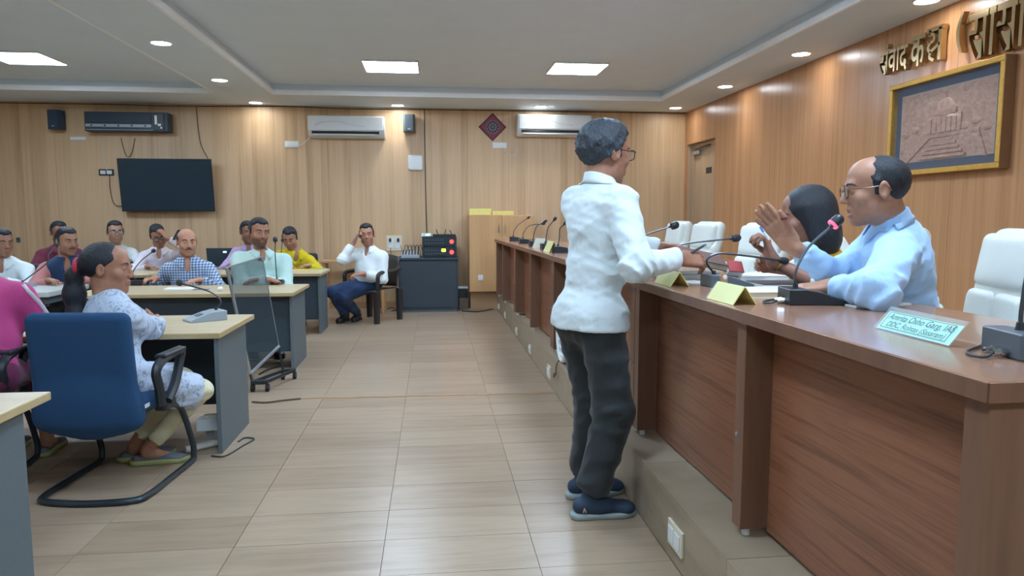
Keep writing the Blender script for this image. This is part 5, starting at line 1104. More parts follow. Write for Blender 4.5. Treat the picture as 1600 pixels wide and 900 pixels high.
# access point
c = on_wall(649, 254); r = empty('access_point', (c[0], WY, c[2]), 0, 'white rounded square wireless unit right of the grey speaker', 'wireless unit'); soft('shell', [((0, -0.025, 0), (0.108, 0.022, 0.11), 0.02, None)], 0.012, 'white_plastic', r); MB().sphere((0, -0.047, 0.0), (0.09, 0.004, 0.092)).build('face', 'white_plastic', r)
# diamond ornament
c = on_wall(770, 198); r = empty('wall_ornament', (c[0], WY, c[2]), 0, 'red diamond shaped ornament with round grey centre on the wall', 'ornament'); R45 = Matrix.Rotation(math.pi / 4, 3, 'Y')
plain('maroon_dark', '4a3040', 0.6); plain('maroon', '8c3346', 0.6); plain('orn_grey', '6f6f78', 0.6)
MB().box((0, -0.010, 0), (0.285, 0.02, 0.285), R45, 0.003, 1).build('frame', 'maroon_dark', r); MB().box((0, -0.0215, 0), (0.245, 0.004, 0.245), R45).build('field', 'maroon', r); MB().cyl((0, -0.023, 0), (0, -0.027, 0), 0.098, n=32).build('disc', 'orn_grey', r)
for k in range(12):
    a = k * math.pi / 6; MB().sphere((0.072 * math.cos(a), -0.028, 0.072 * math.sin(a)), (0.015, 0.004, 0.015), None, 8).build('petal', 'maroon_dark', r)
MB().cyl((0, -0.027, 0), (0, -0.031, 0), 0.035, n=24).build('hub', 'maroon_dark', r); MB().cyl((0, -0.031, 0), (0, -0.033, 0), 0.020, n=20).build('hub_ring', 'orn_grey', r)
c = on_wall(26, 375); r = empty('wall_socket', (c[0], WY, c[2]), 0, 'tiny dark wall socket at the far left below eye level', 'socket'); MB().box((0, -0.008, 0), (0.05, 0.016, 0.07), None, 0.004, 1).build('cover', 'grey_plastic', r); MB().cyl((0, -0.016, 0.01), (0, -0.019, 0.01), 0.012, n=12).build('hole', 'black_plastic', r)
# cupboard
cx0, cx1, cz0, cz1 = 0.51, 1.44, 0.26, 1.36; r = empty('cupboard', ((cx0 + cx1) / 2, 10.36, 0), 0, 'light wooden two door cupboard between equipment stand and desk row', 'cupboard'); o_ = ((cx0 + cx1) / 2, 10.36, 0)
MB().bx(cx0, cx1, 10.18, 10.57, cz0 + 0.003, cz1, 0.003, 1).build('carcass', 'cupboard_wood', r, org=o_); MB().bx(cx0 + 0.02, PX - 0.004, 10.25, 10.57, 0.0, cz0 + 0.003).build('plinth', 'plinth_wood', r, org=o_)
mid = (cx0 + cx1) / 2
for a, b_, hx in ((cx0 + 0.004, mid - 0.002, mid - 0.045), (mid + 0.002, cx1 - 0.004, mid + 0.045)):
    d_ = MB().bx(a, b_, 10.16, 10.18, cz0 + 0.01, cz1 - 0.01, 0.002, 1).build('door', 'cupboard_wood', r, org=o_); MB().tube([(hx, 10.16, 1.22), (hx, 10.135, 1.22), (hx, 10.135, 1.11), (hx, 10.16, 1.11)], 0.007, 8).build('handle', 'chrome', d_, org=o_)
q = atY(751, 434, 10.15); wall_plate((q[0], 10.16, q[2]), 'y', 0.07, 0.08, 'small white socket on the cupboard\'s left door', 1, 'white_plastic')
for (p0, p1, t0, t1, lb) in ((733, 767, 325, 335, 'taller yellow box lying on the cupboard, left one'), (769, 802, 329, 335, 'flat yellow box lying on the cupboard, right one')):
    a = atY(p0, t0, 10.3); b_ = atY(p1, t1, 10.3); h_ = max(0.045, a[2] - b_[2]); q = empty('yellow_box', ((a[0] + b_[0]) / 2, 10.32, cz1), 0, lb, 'box', 'yellow boxes on the cupboard'); MB().bx(-(b_[0] - a[0]) / 2, (b_[0] - a[0]) / 2, -0.06, 0.06, 0, h_ * 0.55, 0.003, 1).build('box_body', 'yellow_card', q); MB().bx(-(b_[0] - a[0]) / 2 - 0.003, (b_[0] - a[0]) / 2 + 0.003, -0.063, 0.063, h_ * 0.55, h_, 0.003, 1).build('lid', 'yellow_card', q)
# equipment stand
r = empty('equipment_stand', (-0.07, 10.27, 0), 0, 'black box shaped equipment stand against the back wall', 'stand'); o_ = (-0.07, 10.27, 0)
MB().bx(-0.485, 0.345, 10.06, 10.54, 0.04, 0.735, 0.004, 1).build('carcass', 'dark_laminate', r, org=o_); MB().bx(-0.50, 0.36, 10.04, 10.56, 0.735, 0.765, 0.004, 1).build('top', 'dark_laminate', r, org=o_); MB().bx(-0.47, 0.33, 10.075, 10.52, 0.0, 0.04).build('plinth', 'grey_plastic', r, org=o_); MB().bx(-0.46, 0.32, 10.05, 10.06, 0.07, 0.70, 0.002, 1).build('front_panel', 'dark_laminate', r, org=o_)
def amp(z0, h_, label, led2):
    r = empty('amplifier', (0.09, 10.25, z0), 0, label, 'amplifier', 'rack amplifiers on the stand'); MB().bx(-0.235, 0.235, -0.15, 0.17, 0.012, h_, 0.004, 1).build('case', 'black_plastic', r); MB().bx(-0.24, 0.24, -0.158, -0.15, 0.008, h_ + 0.002, 0.002, 1).build('face_plate', 'dark_metal', r)
    for k in range(7): MB().cyl((-0.19 + k * 0.04, -0.158, h_ * 0.35), (-0.19 + k * 0.04, -0.176, h_ * 0.35), 0.010, 0.008, 12).build('knob', 'grey_plastic', r)
    for k in range(8): MB().bx(-0.20 + k * 0.035, -0.185 + k * 0.035, -0.16, -0.157, h_ * 0.62, h_ * 0.74).build('button', 'grey_plastic', r)
    MB().cyl((0.17, -0.158, h_ * 0.5), (0.17, -0.163, h_ * 0.5), 0.028, n=18).build('power_light', 'red_led', r)
    if led2: MB().bx(0.03, 0.085, -0.161, -0.157, h_ * 0.55, h_ * 0.82).build('display', 'yellow_led', r)
    for sx in (-0.2, 0.2):
        for sy in (-0.12, 0.13): MB().cyl((sx, sy, 0), (sx, sy, 0.012), 0.012, n=10).build('foot', 'rubber', r)
amp(0.765, 0.15, 'lower black amplifier with yellow display and red light', True); amp(0.918, 0.14, 'upper black amplifier with a red light', False)
r = empty('router', (0.05, 10.25, 1.06), 0, 'black router with stub antennas on the upper amplifier', 'router'); MB().bx(-0.05, 0.27, -0.1, 0.1, 0, 0.028, 0.004, 1).build('case', 'black_plastic', r)
for x_, a in ((0.02, -0.3), (0.12, 0.2), (0.22, -0.5)): MB().cyl((x_, 0.05, 0.026), (x_ + 0.07 * math.sin(a), 0.05, 0.026 + 0.07 * math.cos(a)), 0.006, n=8).build('antenna', 'black_plastic', r)
r = empty('white_adapter', (-0.09, 10.2, 1.06), 0, 'small white box at the left of the router', 'adapter'); MB().box((0, 0, 0.022), (0.14, 0.10, 0.044), None, 0.006, 2).build('case', 'white_plastic', r); MB().box((0.02, -0.051, 0.02), (0.05, 0.003, 0.012)).build('light', 'blue_led', r)
r = empty('mixer', (-0.305, 10.25, 0.765), 0, 'silver audio mixer with dark knobs on the equipment stand', 'mixer'); MB().prism([(-0.15, 0), (0.15, 0), (0.15, 0.09), (-0.15, 0.035)], (-0.135, 0, 0), (0, 1, 0), (0, 0, 1), (0.25, 0, 0)).build('case', 'silver_plastic', r)
for i_ in range(6):
    for j_ in range(4):
        y_ = -0.11 + j_ * 0.065; z_ = 0.035 + (y_ + 0.15) / 0.3 * 0.055; MB().cyl((-0.115 + i_ * 0.042, y_, z_), (-0.115 + i_ * 0.042, y_ - 0.004, z_ + 0.02), 0.009, 0.007, 8).build('knob', 'black_plastic', r)
for k in range(5): MB().tube(bez([(-0.10 + k * 0.05, 0.11, 0.085), (-0.09 + k * 0.05, 0.10, 0.15), (-0.06 + k * 0.05, 0.13, 0.16), (-0.05 + k * 0.05, 0.17, 0.08)], 6), 0.005, 6).build('lead', 'cord_black', r)
# clutter beside the stand
p = atZ(735, 482, 0); r = empty('cable_box', (0.445, 10.40, 0), 0.0, 'small dark box with cables beside the equipment stand', 'box'); MB().bx(-0.08, 0.055, -0.1, 0.08, 0, 0.17, 0.004, 1).build('bin', 'grout', r); MB().box((-0.03, -0.02, 0.235), (0.13, 0.11, 0.13), None, 0.01, 2).build('adapter', 'black_plastic', r); MB().box((-0.02, -0.02, 0.315), (0.14, 0.09, 0.03), None, 0.004, 1).build('plug_top', 'white_plastic', r)
cable('floor_cable', [(722, 486), (745, 487), (765, 484), (772, 482)], 0.008, 'cord_black', 'dark cable lying on the floor below the cupboard'); cable('floor_cable', [(730, 482), (750, 483), (768, 480)], 0.006, 'cord_white', 'pale cable on the floor behind the dark one below the cupboard'); cable('floor_cable', [(606, 483), (612, 481), (620, 484), (612, 486)], 0.007, 'cord_black', 'tangle of dark cable on the floor left of the equipment stand')
# ------------------------------------------------------------------ right wall: picture and brass letters
def picture():
    y0, y1, z0, z1 = 4.40, 5.59, 1.665, 2.395; c = (XR, (y0 + y1) / 2, (z0 + z1) / 2); r = empty('framed_picture', c, 0, 'gold framed copper relief of a domed building above the official', 'picture'); hw, hh = (y1 - y0) / 2, (z1 - z0) / 2; t = 0.038; d = 0.085
    m = MB(); m.bx(-d, 0, -hw, hw, hh - t, hh, 0.004, 1).build('frame_rail', 'gold_frame', r); MB().bx(-d, 0, -hw, hw, -hh, -hh + t, 0.004, 1).build('frame_rail', 'gold_frame', r); MB().bx(-d, 0, -hw, -hw + t, -hh + t, hh - t, 0.004, 1).build('frame_rail', 'gold_frame', r); MB().bx(-d, 0, hw - t, hw, -hh + t, hh - t, 0.004, 1).build('frame_rail', 'gold_frame', r)
    MB().bx(-d + 0.006, -0.002, -hw - 0.004, -hw, -hh, hh).build('frame_side', 'frame_side', r)
    iw, ih = hw - t, hh - t; MB().bx(-0.03, -0.01, -iw, iw, -ih, ih).build('mount', 'blue_mat', r); q = 0.075; pw, ph = iw - q, ih - q
    for a in ((-pw - 0.012, pw + 0.012, ph, ph + 0.012), (-pw - 0.012, pw + 0.012, -ph - 0.012, -ph), (-pw - 0.012, -pw, -ph, ph), (pw, pw + 0.012, -ph, ph)): MB().bx(-0.036, -0.03, *a).build('slip', 'marble_pink', r)
    re = MB().bx(-0.037, -0.03, -pw, pw, -ph, ph).build('relief', 'copper_relief', r)
    # domed building, steps and clouds in low relief (image left = +Y)
    def b_(u0, u1, v0, v1, tt=0.008): return MB().bx(-0.037 - tt, -0.037, -u1, -u0, v0, v1, 0.002, 1)
    b_(-0.30, 0.36, -0.10, -0.07).build('terrace', 'copper_relief', re); b_(-0.16, 0.18, -0.07, 0.06, 0.012).build('temple', 'copper_relief', re); b_(-0.11, 0.13, 0.06, 0.10, 0.014).build('storey', 'copper_relief', re)
    MB().sphere((-0.037, -0.01, 0.10), (0.016, 0.09, 0.085), None, 16).build('dome', 'copper_relief', re); MB().cyl((-0.043, -0.01, 0.18), (-0.043, -0.01, 0.225), 0.008, 0.002, 8).build('finial', 'copper_relief', re)
    for k in range(6): b_(-0.14 + 0.052 * k, -0.118 + 0.052 * k, -0.068, 0.04, 0.018).build('column', 'copper_relief', re)
    for k in range(5): b_(-0.10 - 0.035 * k, 0.10 + 0.035 * k, -0.125 - 0.032 * k, -0.105 - 0.032 * k, 0.006 + 0.003 * k).build('step', 'copper_relief', re)
    for sg in (-1, 1): MB().prism([(sg * 0.14, -0.10), (sg * 0.40, -0.27), (sg * 0.44, -0.27), (sg * 0.36, -0.10)], (-0.037, 0, 0), (0, -1, 0), (0, 0, 1), (-0.008, 0, 0)).build('path_wall', 'copper_relief', re)
    for k in range(9): MB().sphere((-0.037, 0.42 - 0.105 * k, -0.045 + 0.03 * math.sin(k * 2.1)), (0.008, 0.05, 0.03), None, 8).build('tree', 'copper_relief', re)
    MB().bx(-0.062, -0.059, -iw, iw, -ih, ih).build('glass', 'pane', r)
picture()
def letters():
    def word(body, ya, yb, za, zb, label, name='brass_letters'):
        me = text_mesh(body, 0.3, 0.022, 0.0, 'letters', 0.0035); co = np.zeros(len(me.vertices) * 3); me.vertices.foreach_get('co', co); co = co.reshape(-1, 3); lo, hi = co.min(0), co.max(0); n_ = np.zeros_like(co)
        fx = (co[:, 0] - lo[0]) / (hi[0] - lo[0]); fz = (co[:, 1] - lo[1]) / (hi[1] - lo[1]); cy, cz = (ya + yb) / 2, (za + zb) / 2
        n_[:, 1] = ya + (yb - ya) * fx - cy; n_[:, 2] = za + (zb - za) * fz - cz; n_[:, 0] = -0.022 + co[:, 2] * 1.0 - 0.012; n_[:, 0] = -(0.035 + co[:, 2])
        me.vertices.foreach_set('co', n_.astype(np.float32).ravel()); me.update(); me.flip_normals() if False else None
        r = empty(name, (XR, cy, cz), 0, label, 'lettering', 'raised brass letters on the right wall'); link_mesh('letter_face', me, 'brass', r)
        for k in range(4): MB().cyl((0, (yb - ya) * (k / 3 - 0.5) * 0.8, (zb - za) * 0.22), (-0.022, (yb - ya) * (k / 3 - 0.5) * 0.8, (zb - za) * 0.22), 0.006, n=8).build('standoff', 'brass', r)
        return r
    word('\u0938\u0902\u0935\u093e\u0926', 5.79, 5.43, 2.50, 2.755, 'brass word of raised letters at the left of the wall inscription')
    r2 = word('\u0915', 5.39, 5.23, 2.50, 2.735, 'brass word of raised letters in the middle of the wall inscription')
    # second glyph of the word: a joined letter drawn from strokes
    def gl(pts, wd=0.016):
        m = MB(); P = [Vector((0, -a * 0.17, b_ * 0.235)) for a, b_ in pts]; P = bez(P, 6) if len(P) > 2 else P; L_, R_ = [], []
        for i in range(len(P)):
            t = (P[min(i + 1, len(P) - 1)] - P[max(i - 1, 0)]).normalized(); nn = Vector((0, -t.z, t.y)) * wd; L_.append(P[i] + nn); R_.append(P[i] - nn)
        for i in range(len(P) - 1): m.prism([(0, 0), (1, 0), (1, 1), (0, 1)], L_[i], (0, 0, 0), (0, 0, 0), (0, 0, 0)) if False else None
        vs = [[m.bm.verts.new(q + Vector((dx, 0, 0))) for q in side] for dx in (-0.057, -0.013) for side in (L_, R_)]
        for i in range(len(P) - 1):
            for a, b_ in ((0, 1), (1, 3), (3, 2), (2, 0)): m.bm.faces.new((vs[a][i], vs[a][i + 1], vs[b_][i + 1], vs[b_][i]))
        for i in (0, len(P) - 1): m.bm.faces.new((vs[0][i], vs[1][i], vs[3][i], vs[2][i]))
        bmesh.ops.translate(m.bm, verts=m.bm.verts, vec=(0, 5.21 - 5.31, 2.50 - 2.6175)); return m.build('stroke', 'brass', r2)
    gl([(0.0, 1.0), (1.0, 1.0)]); gl([(0.84, 1.0), (0.84, 0.0)]); gl([(0.12, 0.86), (0.40, 0.84), (0.46, 0.66), (0.24, 0.60)], 0.012); gl([(0.24, 0.60), (0.10, 0.46), (0.26, 0.33), (0.52, 0.40), (0.84, 0.52)], 0.012); gl([(0.30, 0.33), (0.22, 0.16), (0.50, 0.02)], 0.011); gl([(0.22, 1.0), (0.14, 0.86)], 0.011)
    word('(', 4.90, 4.83, 2.50, 2.78, 'brass opening bracket in the wall inscription')
    word('\u0938\u093e\u0938\u093e\u0930\u093e\u092e', 4.78, 3.95, 2.42, 2.74, 'brass word cut off by the right picture edge')
letters()
# ------------------------------------------------------------------ people
def W(px, py, y): return np.array(atY(px, py, y))
def small_tube(B, name, a, b, r, mat): return MB().tube([Vector(a), Vector(b)], r, 8).build(name, mat)
# --- man standing at the desk
B = person('man standing in untucked white shirt and black trousers at the brown desk', pelvis=W(922, 497, 3.17), neck=W(937, 287, 3.17), head=W(945, 241, 3.19), face=(24, 4, 0), torso_yaw=26,
           armR=dict(w=W(1061, 404, 3.02), e=W(1000, 520, 2.72), d=(0.95, 0.18, -0.10), n=(-0.1, 0.75, -0.65), curl=(0.55, 0.6, 0.65, 0.7), spread=0.05, thumb=(0.35, 0.5), cuff=0.02),
           armL=dict(w=W(1028, 388, 3.50), e=W(980, 500, 3.6), d=(0.98, -0.1, -0.12), n=(0.0, -0.7, -0.7), curl=(0.5, 0.55, 0.6, 0.7), spread=0.05, thumb=(0.35, 0.5)),
           legR=dict(stand=0.399, a=(0.69, 3.05, 0.085), k=(1.4, 3.1, 0.5), yaw=2), legL=dict(a=(0.71, 3.29, 0.085), k=(1.4, 3.4, 0.5), yaw=10), skin='9b6b55', hair='curly', hair_mat='hair_salt', top='shirt_white', bottom='trouser_black', hs=1.17, girth=0.014, sw=0.158,
           near=True, hem=dict(z=0.845, fl=0.012, rot=np.array(rx(0.0))), glasses='spec_frame', shoe='shoe_blue', fold=1.25, seed=11, sleeve=(0.074, 0.064, 0.046), hsc=1.08)
# logo mark on the near shoe
q = atY(906, 785, 2.99); sh = [c for c in B['root'].children if c.name.startswith('shoe')][0]
m = MB(); o_ = B['org']
for sg in (-1, 1): m.prism([(-0.009 * sg, 0), (-0.003 * sg, 0), (0.001 * sg, 0.018), (-0.002 * sg, 0.018)], V3(0.655, 3.006, 0.042) - o_, (1, 0, 0), (0, 0.25, 0.97), (0, -0.004, 0))
m.build('shoe_mark', 'tape', sh)
tp = B['tips']['R'][0]; r = empty('pen', tuple(W(1080, 395, 3.04)), 0, 'black pen in the standing man\'s right hand', 'pen'); MB().tube([(-0.03, 0, -0.018), (0.055, 0.0, 0.030)], 0.0055, 8).build('barrel', 'pen_black', r); MB().tube([(0.055, 0, 0.030), (0.066, 0.0, 0.036)], [0.0055, 0.004], 8).build('cap', 'grey_plastic', r)
# --- official in blue
B = person('man with glasses in light blue shirt seated at the desk with one hand raised', pelvis=(1.92, 2.66, PH + 0.56), neck=W(1392, 347, 2.54), head=W(1368, 298, 2.52), face=(161, 6, 0), torso_yaw=150,
           armR=dict(w=W(1239, 384, 2.66), e=(1.60, 2.78, 0.55), d=(-0.58, 0.32, 0.76), n=(-0.70, -0.80, -0.2), curl=(0.06, 0.08, 0.12, 0.16), spread=0.07, thumb=(0.12, 0.35), cuff=0.045),
           armL=dict(w=tuple(atZ(1300, 448, 1.09)), e=W(1490, 500, 1.75), d=(-0.93, 0.35, -0.12), n=(0, 0.15, -1), curl=(0.25, 0.28, 0.3, 0.35), cuff=0.03),
           legR=dict(a=(1.45, 2.85, PH + 0.085), k=(1.2, 2.9, 1.2)), legL=dict(a=(1.42, 2.55, PH + 0.085), k=(1.2, 2.5, 1.2)), floor_z=PH, skin='a97c64', hair='receding', hair_mat='hair_black', top='shirt_sky', bottom='trouser_grey', hs=1.09, girth=0.03, sw=0.18,
           near=True, shl=-0.13, glasses='spec_brown', fold=1.5, seed=21, mouth_open=0.006, sleeve=(0.076, 0.066, 0.046), hsc=1.12)
r_ = [c for c in B['root'].children if c.name.startswith('shirt')][0]
# --- woman writing
def scarf3(S3, Bx): pass
B = person('woman with long black hair writing at the desk behind the official', pelvis=(1.95, 3.38, PH + 0.53), neck=W(1296, 380, 3.26), head=W(1260, 338, 3.20), face=(163, 14, 0), torso_yaw=155,
           armR=dict(w=W(1214, 425, 3.42), e=(1.75, 3.8, 0.9), d=(-0.8, 0.0, 0.45), n=(0.2, -0.8, -0.5), curl=(0.6, 0.6, 0.7, 0.8)),
           armL=dict(w=W(1210, 408, 3.02), e=(1.60, 2.75, 0.98), d=(-0.25, 0.1, 0.9), n=(-0.9, 0.3, 0.0), curl=(0.75, 0.85, 0.95, 1.0), thumb=(0.3, 0.6), cuff=0.17),
           legR=dict(a=(1.50, 3.42, PH + 0.085), k=(1.2, 3.4, 1.2)), legL=dict(a=(1.50, 3.15, PH + 0.085), k=(1.2, 3.1, 1.2)), floor_z=PH, skin='936755', hair='long', top='blouse_white', bottom='legging_cream', hs=1.12, sw=0.15,
           near=True, collar=False, female=True, fold=1.0, seed=31, sleeve=(0.056, 0.046, 0.036))
S = SDF(); nk, s_, f_, u_ = B['neck'], B['s'], B['f'], B['u']
S.cap(nk - s_ * 0.10 - u_ * 0.045, nk - s_ * 0.15 - u_ * 0.07, 0.062, 0.066, 0.03); S.cap(nk - s_ * 0.14 - u_ * 0.06, nk - s_ * 0.11 - u_ * 0.24 + f_ * 0.09, 0.066, 0.066, 0.03); S.cap(nk - s_ * 0.14 - u_ * 0.06, nk - s_ * 0.12 - u_ * 0.24 - f_ * 0.09, 0.062, 0.06, 0.03)
sdf_mesh('scarf', S, 0.010, (), fold_fn(0.005, 40, 5), 'scarf_mustard', B['root'], B['org'], 1)
pw = B['tips']['L'][0]; r = empty('pen', tuple(B['A']['L'][2] + V3(-0.045, -0.02, 0.10)), 0, 'blue and white pen in the writing woman\'s hand', 'pen'); MB().tube([(0.05, 0, -0.07), (-0.02, 0, 0.03)], 0.005, 8).build('barrel', 'white_plastic', r); MB().tube([(-0.02, 0, 0.03), (-0.036, 0, 0.053)], 0.0058, 8).build('cap', 'pen_blue', r)
m = MB(); wr = B['A']['L'][2]; ad = nrm(wr - B['A']['L'][1]); c = Vector(wr - ad * 0.03 - B['org']); q_ = Vector(ad).to_track_quat('Z', 'Y').to_matrix()
m.tube([c + q_ @ Vector((0.031 * math.cos(k * math.pi / 9), 0.031 * math.sin(k * math.pi / 9), 0)) for k in range(18)], 0.004, 6, True).build('bangle', 'bangle', B['root'])
# --- woman with ponytail in printed kurta
def kurta_skirt(S3, Bx):
    for key in 'RL':
        hp, kn, an, yw = Bx['G'][key]; d_ = nrm(kn - hp); S3.cap(hp, kn - d_ * 0.02, 0.100, 0.088, 0.05, cuts=((kn - d_ * 0.03, d_),))
    kn = Bx['G']['R'][1]; S3.cap(Bx['G']['R'][0] - V3(0, 0, 0.02), kn - V3(0.03, 0.0, 0.06), 0.085, 0.05, 0.04, cuts=((kn, nrm(kn - Bx['G']['R'][0])),))
B = person('woman with black ponytail in pale blue printed kurta turned toward the aisle', pelvis=(-1.60, 3.74, 0.55), neck=W(170, 470, 3.78), head=W(168, 420, 3.80), face=(6, 3, 0), torso_yaw=48,
           armR=dict(w=tuple(atZ(247, 508, 0.735)), e=(-1.0, 3.75, 0.35), d=(-0.25, 0.9, 0.15), n=(-0.9, -0.2, -0.4), curl=(0.9, 0.95, 1.0, 1.05), cuff=0.0),
           armL=dict(w=(-1.78, 4.22, 0.735), e=(-2.1, 4.0, 0.55), d=(0.7, 0.6, -0.1), n=(0.1, 0.1, -1)),
           legR=dict(a=(-1.56, 4.00, 0.085), k=(-1.0, 3.95, 0.75), yaw=10), legL=dict(a=(-1.66, 4.08, 0.085), k=(-1.05, 4.35, 0.8), yaw=25), skin='a5745b', hair='pony', top='kurta_print', bottom='legging_cream', hs=1.10, sw=0.155, girth=0.0,
           near=True, collar=False, female=True, fold=1.1, seed=41, shoe='flat_grey', extra=kurta_skirt, tuck=False, sleeve=(0.066, 0.054, 0.044))
S = SDF(); nk, s_, f_, u_ = B['neck'], B['s'], B['f'], B['u']
# --- woman in pink at the left edge
B = person('woman in bright pink kurta with white sash leaning forward at the left edge', pelvis=(-2.26, 3.78, 0.55), neck=(-2.30, 4.00, 1.00), head=(-2.62, 4.20, 1.04), face=(130, 20, 0), torso_yaw=95,
           armR=dict(w=(-2.02, 4.25, 0.735), e=(-1.95, 3.85, 0.5), d=(0.2, 0.9, -0.1), n=(0, 0, -1)), armL=dict(w=(-2.55, 4.28, 0.735), e=(-2.85, 4.0, 0.5), d=(0.3, 0.9, -0.1), n=(0, 0, -1)),
           legR=dict(a=(-2.2, 4.25, 0.085)), legL=dict(a=(-2.42, 4.3, 0.085)), skin='a5745b', hair='bun', top='kurta_pink', bottom='kurta_dark', hs=1.08, sw=0.16, girth=0.02, near=False, collar=False, female=True, seed=51, shoe='flat_grey', tuck=False, sleeve=(0.068, 0.056, 0.046))
ku = [c for c in B['root'].children if c.name.startswith('kurta')][0]; pts = []
for px, py in [(34, 446), (42, 456), (50, 464), (58, 473), (66, 483), (72, 492), (77, 500)]:       # sash laid on the cloth
    d_ = Vector(_ray(px, py)).normalized(); ok, loc, nr, _i = ku.ray_cast(Vector(_C) - Vector(B['org']), d_)
    if ok: pts.append((loc, nr))
if len(pts) > 2:
    m = MB(); m.grid([[p + nn * 0.003 - Vector((0.012, 0, 0.008)), p + nn * 0.006, p + nn * 0.003 + Vector((0.012, 0, 0.008))] for p, nn in pts]); o = m.build('sash', 'scarf_white', B['root']); o.modifiers.new('t', 'SOLIDIFY').thickness = 0.006
# --- far rows, all seated behind desks
def sitter(label, hx, hy, y, face_off, top, tw=None, lean=0.10, armR=None, armL=None, zdesk=0.70, pel=None, chair=None, nk=(0, 0), cdx=0.0, **kw):
    head = W(hx, hy, y); ray = math.degrees(math.atan2(head[1], head[0])); cam_h = ray + 180; yaw = cam_h + face_off[0]; ty = (cam_h if tw is None else tw); t = math.radians(ty); f_ = V3(math.cos(t), math.sin(t), 0); s_ = V3(math.sin(t), -math.cos(t), 0)
    hs = kw.pop('hs', 1.16); neck = head - V3(0, 0, 0.158 * hs) - f_ * 0.035 + s_ * nk[0]; pelvis = pel if pel is not None else (head[0] - f_[0] * (0.03 + lean), head[1] - f_[1] * (0.03 + lean), 0.54)
    pelvis = V3(*pelvis); dflt = lambda sg: dict(w=neck + f_ * 0.36 + s_ * sg * 0.13 - V3(0, 0, neck[2] - zdesk - 0.04), d=f_ * 0.8 - s_ * sg * 0.5, n=(0, 0, -1), e=neck + s_ * sg * 0.45 - V3(0, 0, 0.35))
    an = lambda sg: dict(a=pelvis + f_ * 0.42 + s_ * sg * 0.12 - V3(0, 0, pelvis[2] - 0.085), k=pelvis + f_ * 0.7 + V3(0, 0, 0.4))
    b_ = person(label, pelvis, neck, head, (yaw, face_off[1], face_off[2]), ty, armR(neck, f_, s_) if armR else dflt(1), armL(neck, f_, s_) if armL else dflt(-1), an(1), an(-1), top=top, hs=hs, **kw)
    if chair: seat_at(pelvis[0] + cdx, pelvis[1], ty, chair)
    return b_
sitter('man in white shirt cut off by the left edge of the picture', 2, 380, 7.50, (25, 5, 0), 'shirt_white', tw=275, chair='dark chair under the man cut off at the left edge', skin='9d7059', bottom='trouser_grey', seed=61, sw=0.18, girth=0.02, sleeve=(0.072, 0.064, 0.05))
sitter('man with moustache in navy waistcoat over rose shirt', 104, 378, 7.50, (28, 4, 0), 'shirt_rose', tw=290, chair='dark chair under the navy waistcoat man', skin='a3745b', moustache=True, vest='vest_navy', bottom='trouser_grey', seed=62, sw=0.19, girth=0.03, sleeve=(0.07, 0.06, 0.045))
sitter('man in maroon shirt half hidden behind the navy waistcoat man', 92, 364, 9.45, (20, 3, 0), 'shirt_maroon', chair='dark chair under the maroon shirt man', skin='8d614e', seed=63, sw=0.19, girth=0.02, sleeve=(0.07, 0.06, 0.045))
sitter('man with spectacles in white shirt in the farthest row', 180, 363, 9.40, (10, 2, 0), 'shirt_white_b', chair='dark chair under the spectacled man in white', skin='a97d67', glasses='spec_frame', seed=64, sw=0.18)
sitter('man in pale shirt holding a phone to his tilted head', 247, 368, 9.38, (10, 22, -14), 'shirt_pale', chair='dark chair under the man holding his head', skin='a3755f', seed=65, glasses='spec_frame',
       armL=lambda n, f_, s_: dict(w=W(262, 372, 9.22), e=n - s_ * 0.5 + f_ * 0.2 - V3(0, 0, 0.12), d=(-0.5, 0.0, 0.7), n=(-0.7, 0.3, -0.3), curl=(0.5, 0.6, 0.6, 0.7)), armR=None)
r = empty('phone', tuple(W(276, 367, 9.2)), 0, 'dark phone in the raised hand beside the bald man\'s head', 'phone'); MB().box((0, 0, 0), (0.02, 0.075, 0.14), Matrix.Rotation(0.5, 3, 'Y'), 0.006, 2).build('case', 'pen_black', r); MB().box((0.009, 0, 0.005), (0.003, 0.066, 0.125), Matrix.Rotation(0.5, 3, 'Y')).build('screen', 'tv_screen', r)
sitter('bald man in blue and white checked shirt', 292, 379, 7.45, (10, 3, 0), 'shirt_check', tw=282, chair='dark chair under the checked shirt man', zdesk=0.69, skin='c69075', hair='bald', hair_mat='hair_salt', moustache=True, seed=66, sw=0.185, girth=0.025, sleeve=(0.07, 0.062, 0.048), hs=1.18,
       armR=lambda n, f_, s_: dict(w=tuple(atZ(243, 436, 0.73)), e=n + s_ * 0.5 - V3(0, 0, 0.4), d=(-0.5, -0.8, 0), n=(0, 0, -1), fine=True))
sitter('man in lilac shirt half hidden behind the mint shirt man', 387, 363, 9.35, (20, 6, 0), 'shirt_lilac', tw=262, chair='dark chair under the lilac shirt man', skin='8d6451', glasses='spec_frame', seed=67, sw=0.19, nk=(-0.02, 0))
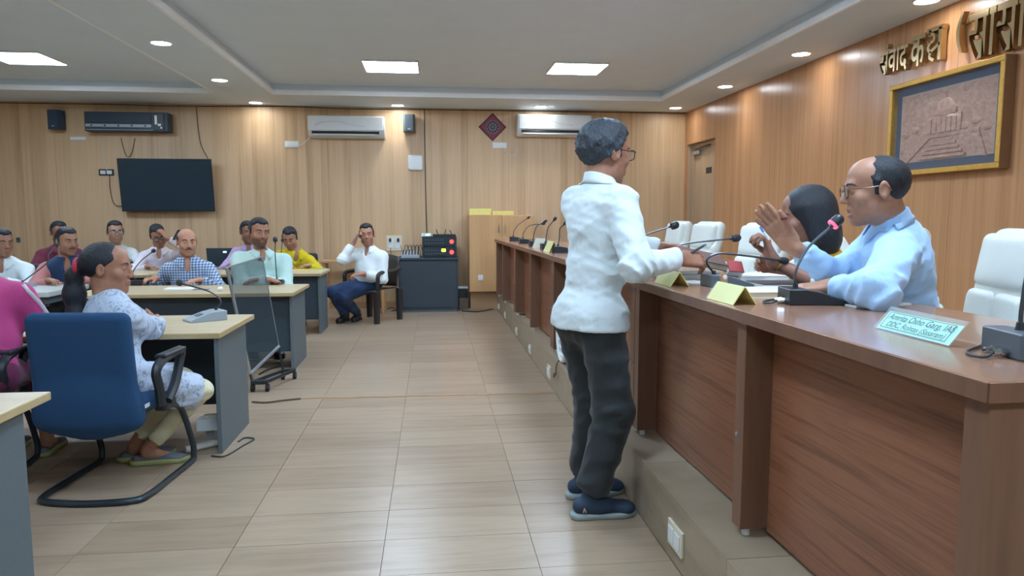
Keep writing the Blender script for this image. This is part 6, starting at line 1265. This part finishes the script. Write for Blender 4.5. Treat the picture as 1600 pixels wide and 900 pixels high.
sitter('bearded man in mint green shirt behind the upright microphone', 404, 364, 7.30, (22, 4, 4), 'shirt_mint', tw=288, chair='dark chair under the mint shirt man', zdesk=0.69, skin='a9755e', beard=True, seed=68, sw=0.215, girth=0.04, hs=1.2, sleeve=(0.082, 0.072, 0.055), nk=(-0.03, 0),
       armL=lambda n, f_, s_: dict(w=n + f_ * 0.24 + s_ * 0.04 - V3(0, 0, n[2] - 0.735), e=n - s_ * 0.5 - V3(0, 0, 0.4), d=(-0.8, -0.6, 0), n=(0, 0, -1)), armR=lambda n, f_, s_: dict(w=n + f_ * 0.27 - s_ * 0.02 - V3(0, 0, n[2] - 0.735), e=n + s_ * 0.5 - V3(0, 0, 0.4), d=(0.7, -0.7, 0), n=(0, 0, -1)))
sitter('man in bright yellow shirt looking down at the farthest desk', 453, 372, 9.28, (-12, 24, 0), 'shirt_yellow', chair='dark chair under the yellow shirt man', skin='a97d67', hair='short', seed=69, sw=0.185, girth=0.02, lean=0.2, nk=(-0.08, 0), cdx=0.14)
# --- man on the phone in the plastic chair
hd_ = W(573, 367, 9.20); tyaw = 250; t = math.radians(tyaw); f_ = V3(math.cos(t), math.sin(t), 0); s_ = V3(math.sin(t), -math.cos(t), 0); neck = W(577, 386, 9.22) - V3(0, 0, 0.02); pv = V3(-0.82, 9.24, 0.51)
B = person('man in white shirt and blue trousers talking on a phone in a plastic chair', pelvis=pv, neck=neck, head=hd_, face=(272, 2, -4), torso_yaw=tyaw,
           armR=dict(w=W(553, 378, 9.08), e=W(520, 430, 9.0), d=(0.35, 0.1, 0.75), n=(0.7, 0.3, -0.2), curl=(0.7, 0.75, 0.8, 0.85), fine=True, cuff=0.05),
           armL=dict(w=W(567, 428, 8.98), e=W(630, 440, 9.2), d=(-0.85, -0.35, -0.1), n=(0.1, 0.2, -1), curl=(0.5, 0.55, 0.6, 0.65), fine=True, cuff=0.04),
           legR=dict(a=tuple(atZ(539, 492, 0.085)), k=W(480, 415, 8.7), yaw=250), legL=dict(a=tuple(atZ(559, 490, 0.085)), k=W(515, 415, 8.6), yaw=258), skin='b17e66', hair='short', top='shirt_white_b', bottom='trouser_navy', hs=1.16, sw=0.185, girth=0.03, seed=70, sleeve=(0.074, 0.064, 0.05), shoe='shoe_black')
ph = W(557, 371, 8.98); r = empty('phone', tuple(ph), 0, 'grey phone held to the ear of the man in the plastic chair', 'phone'); MB().box((0, 0, 0), (0.012, 0.07, 0.15), Matrix.Rotation(0.6, 3, 'Y'), 0.005, 2).build('case', 'phone', r); MB().box((0.008, 0, 0.004), (0.002, 0.062, 0.135), Matrix.Rotation(0.6, 3, 'Y')).build('screen', 'tv_screen', r)
print('people done')
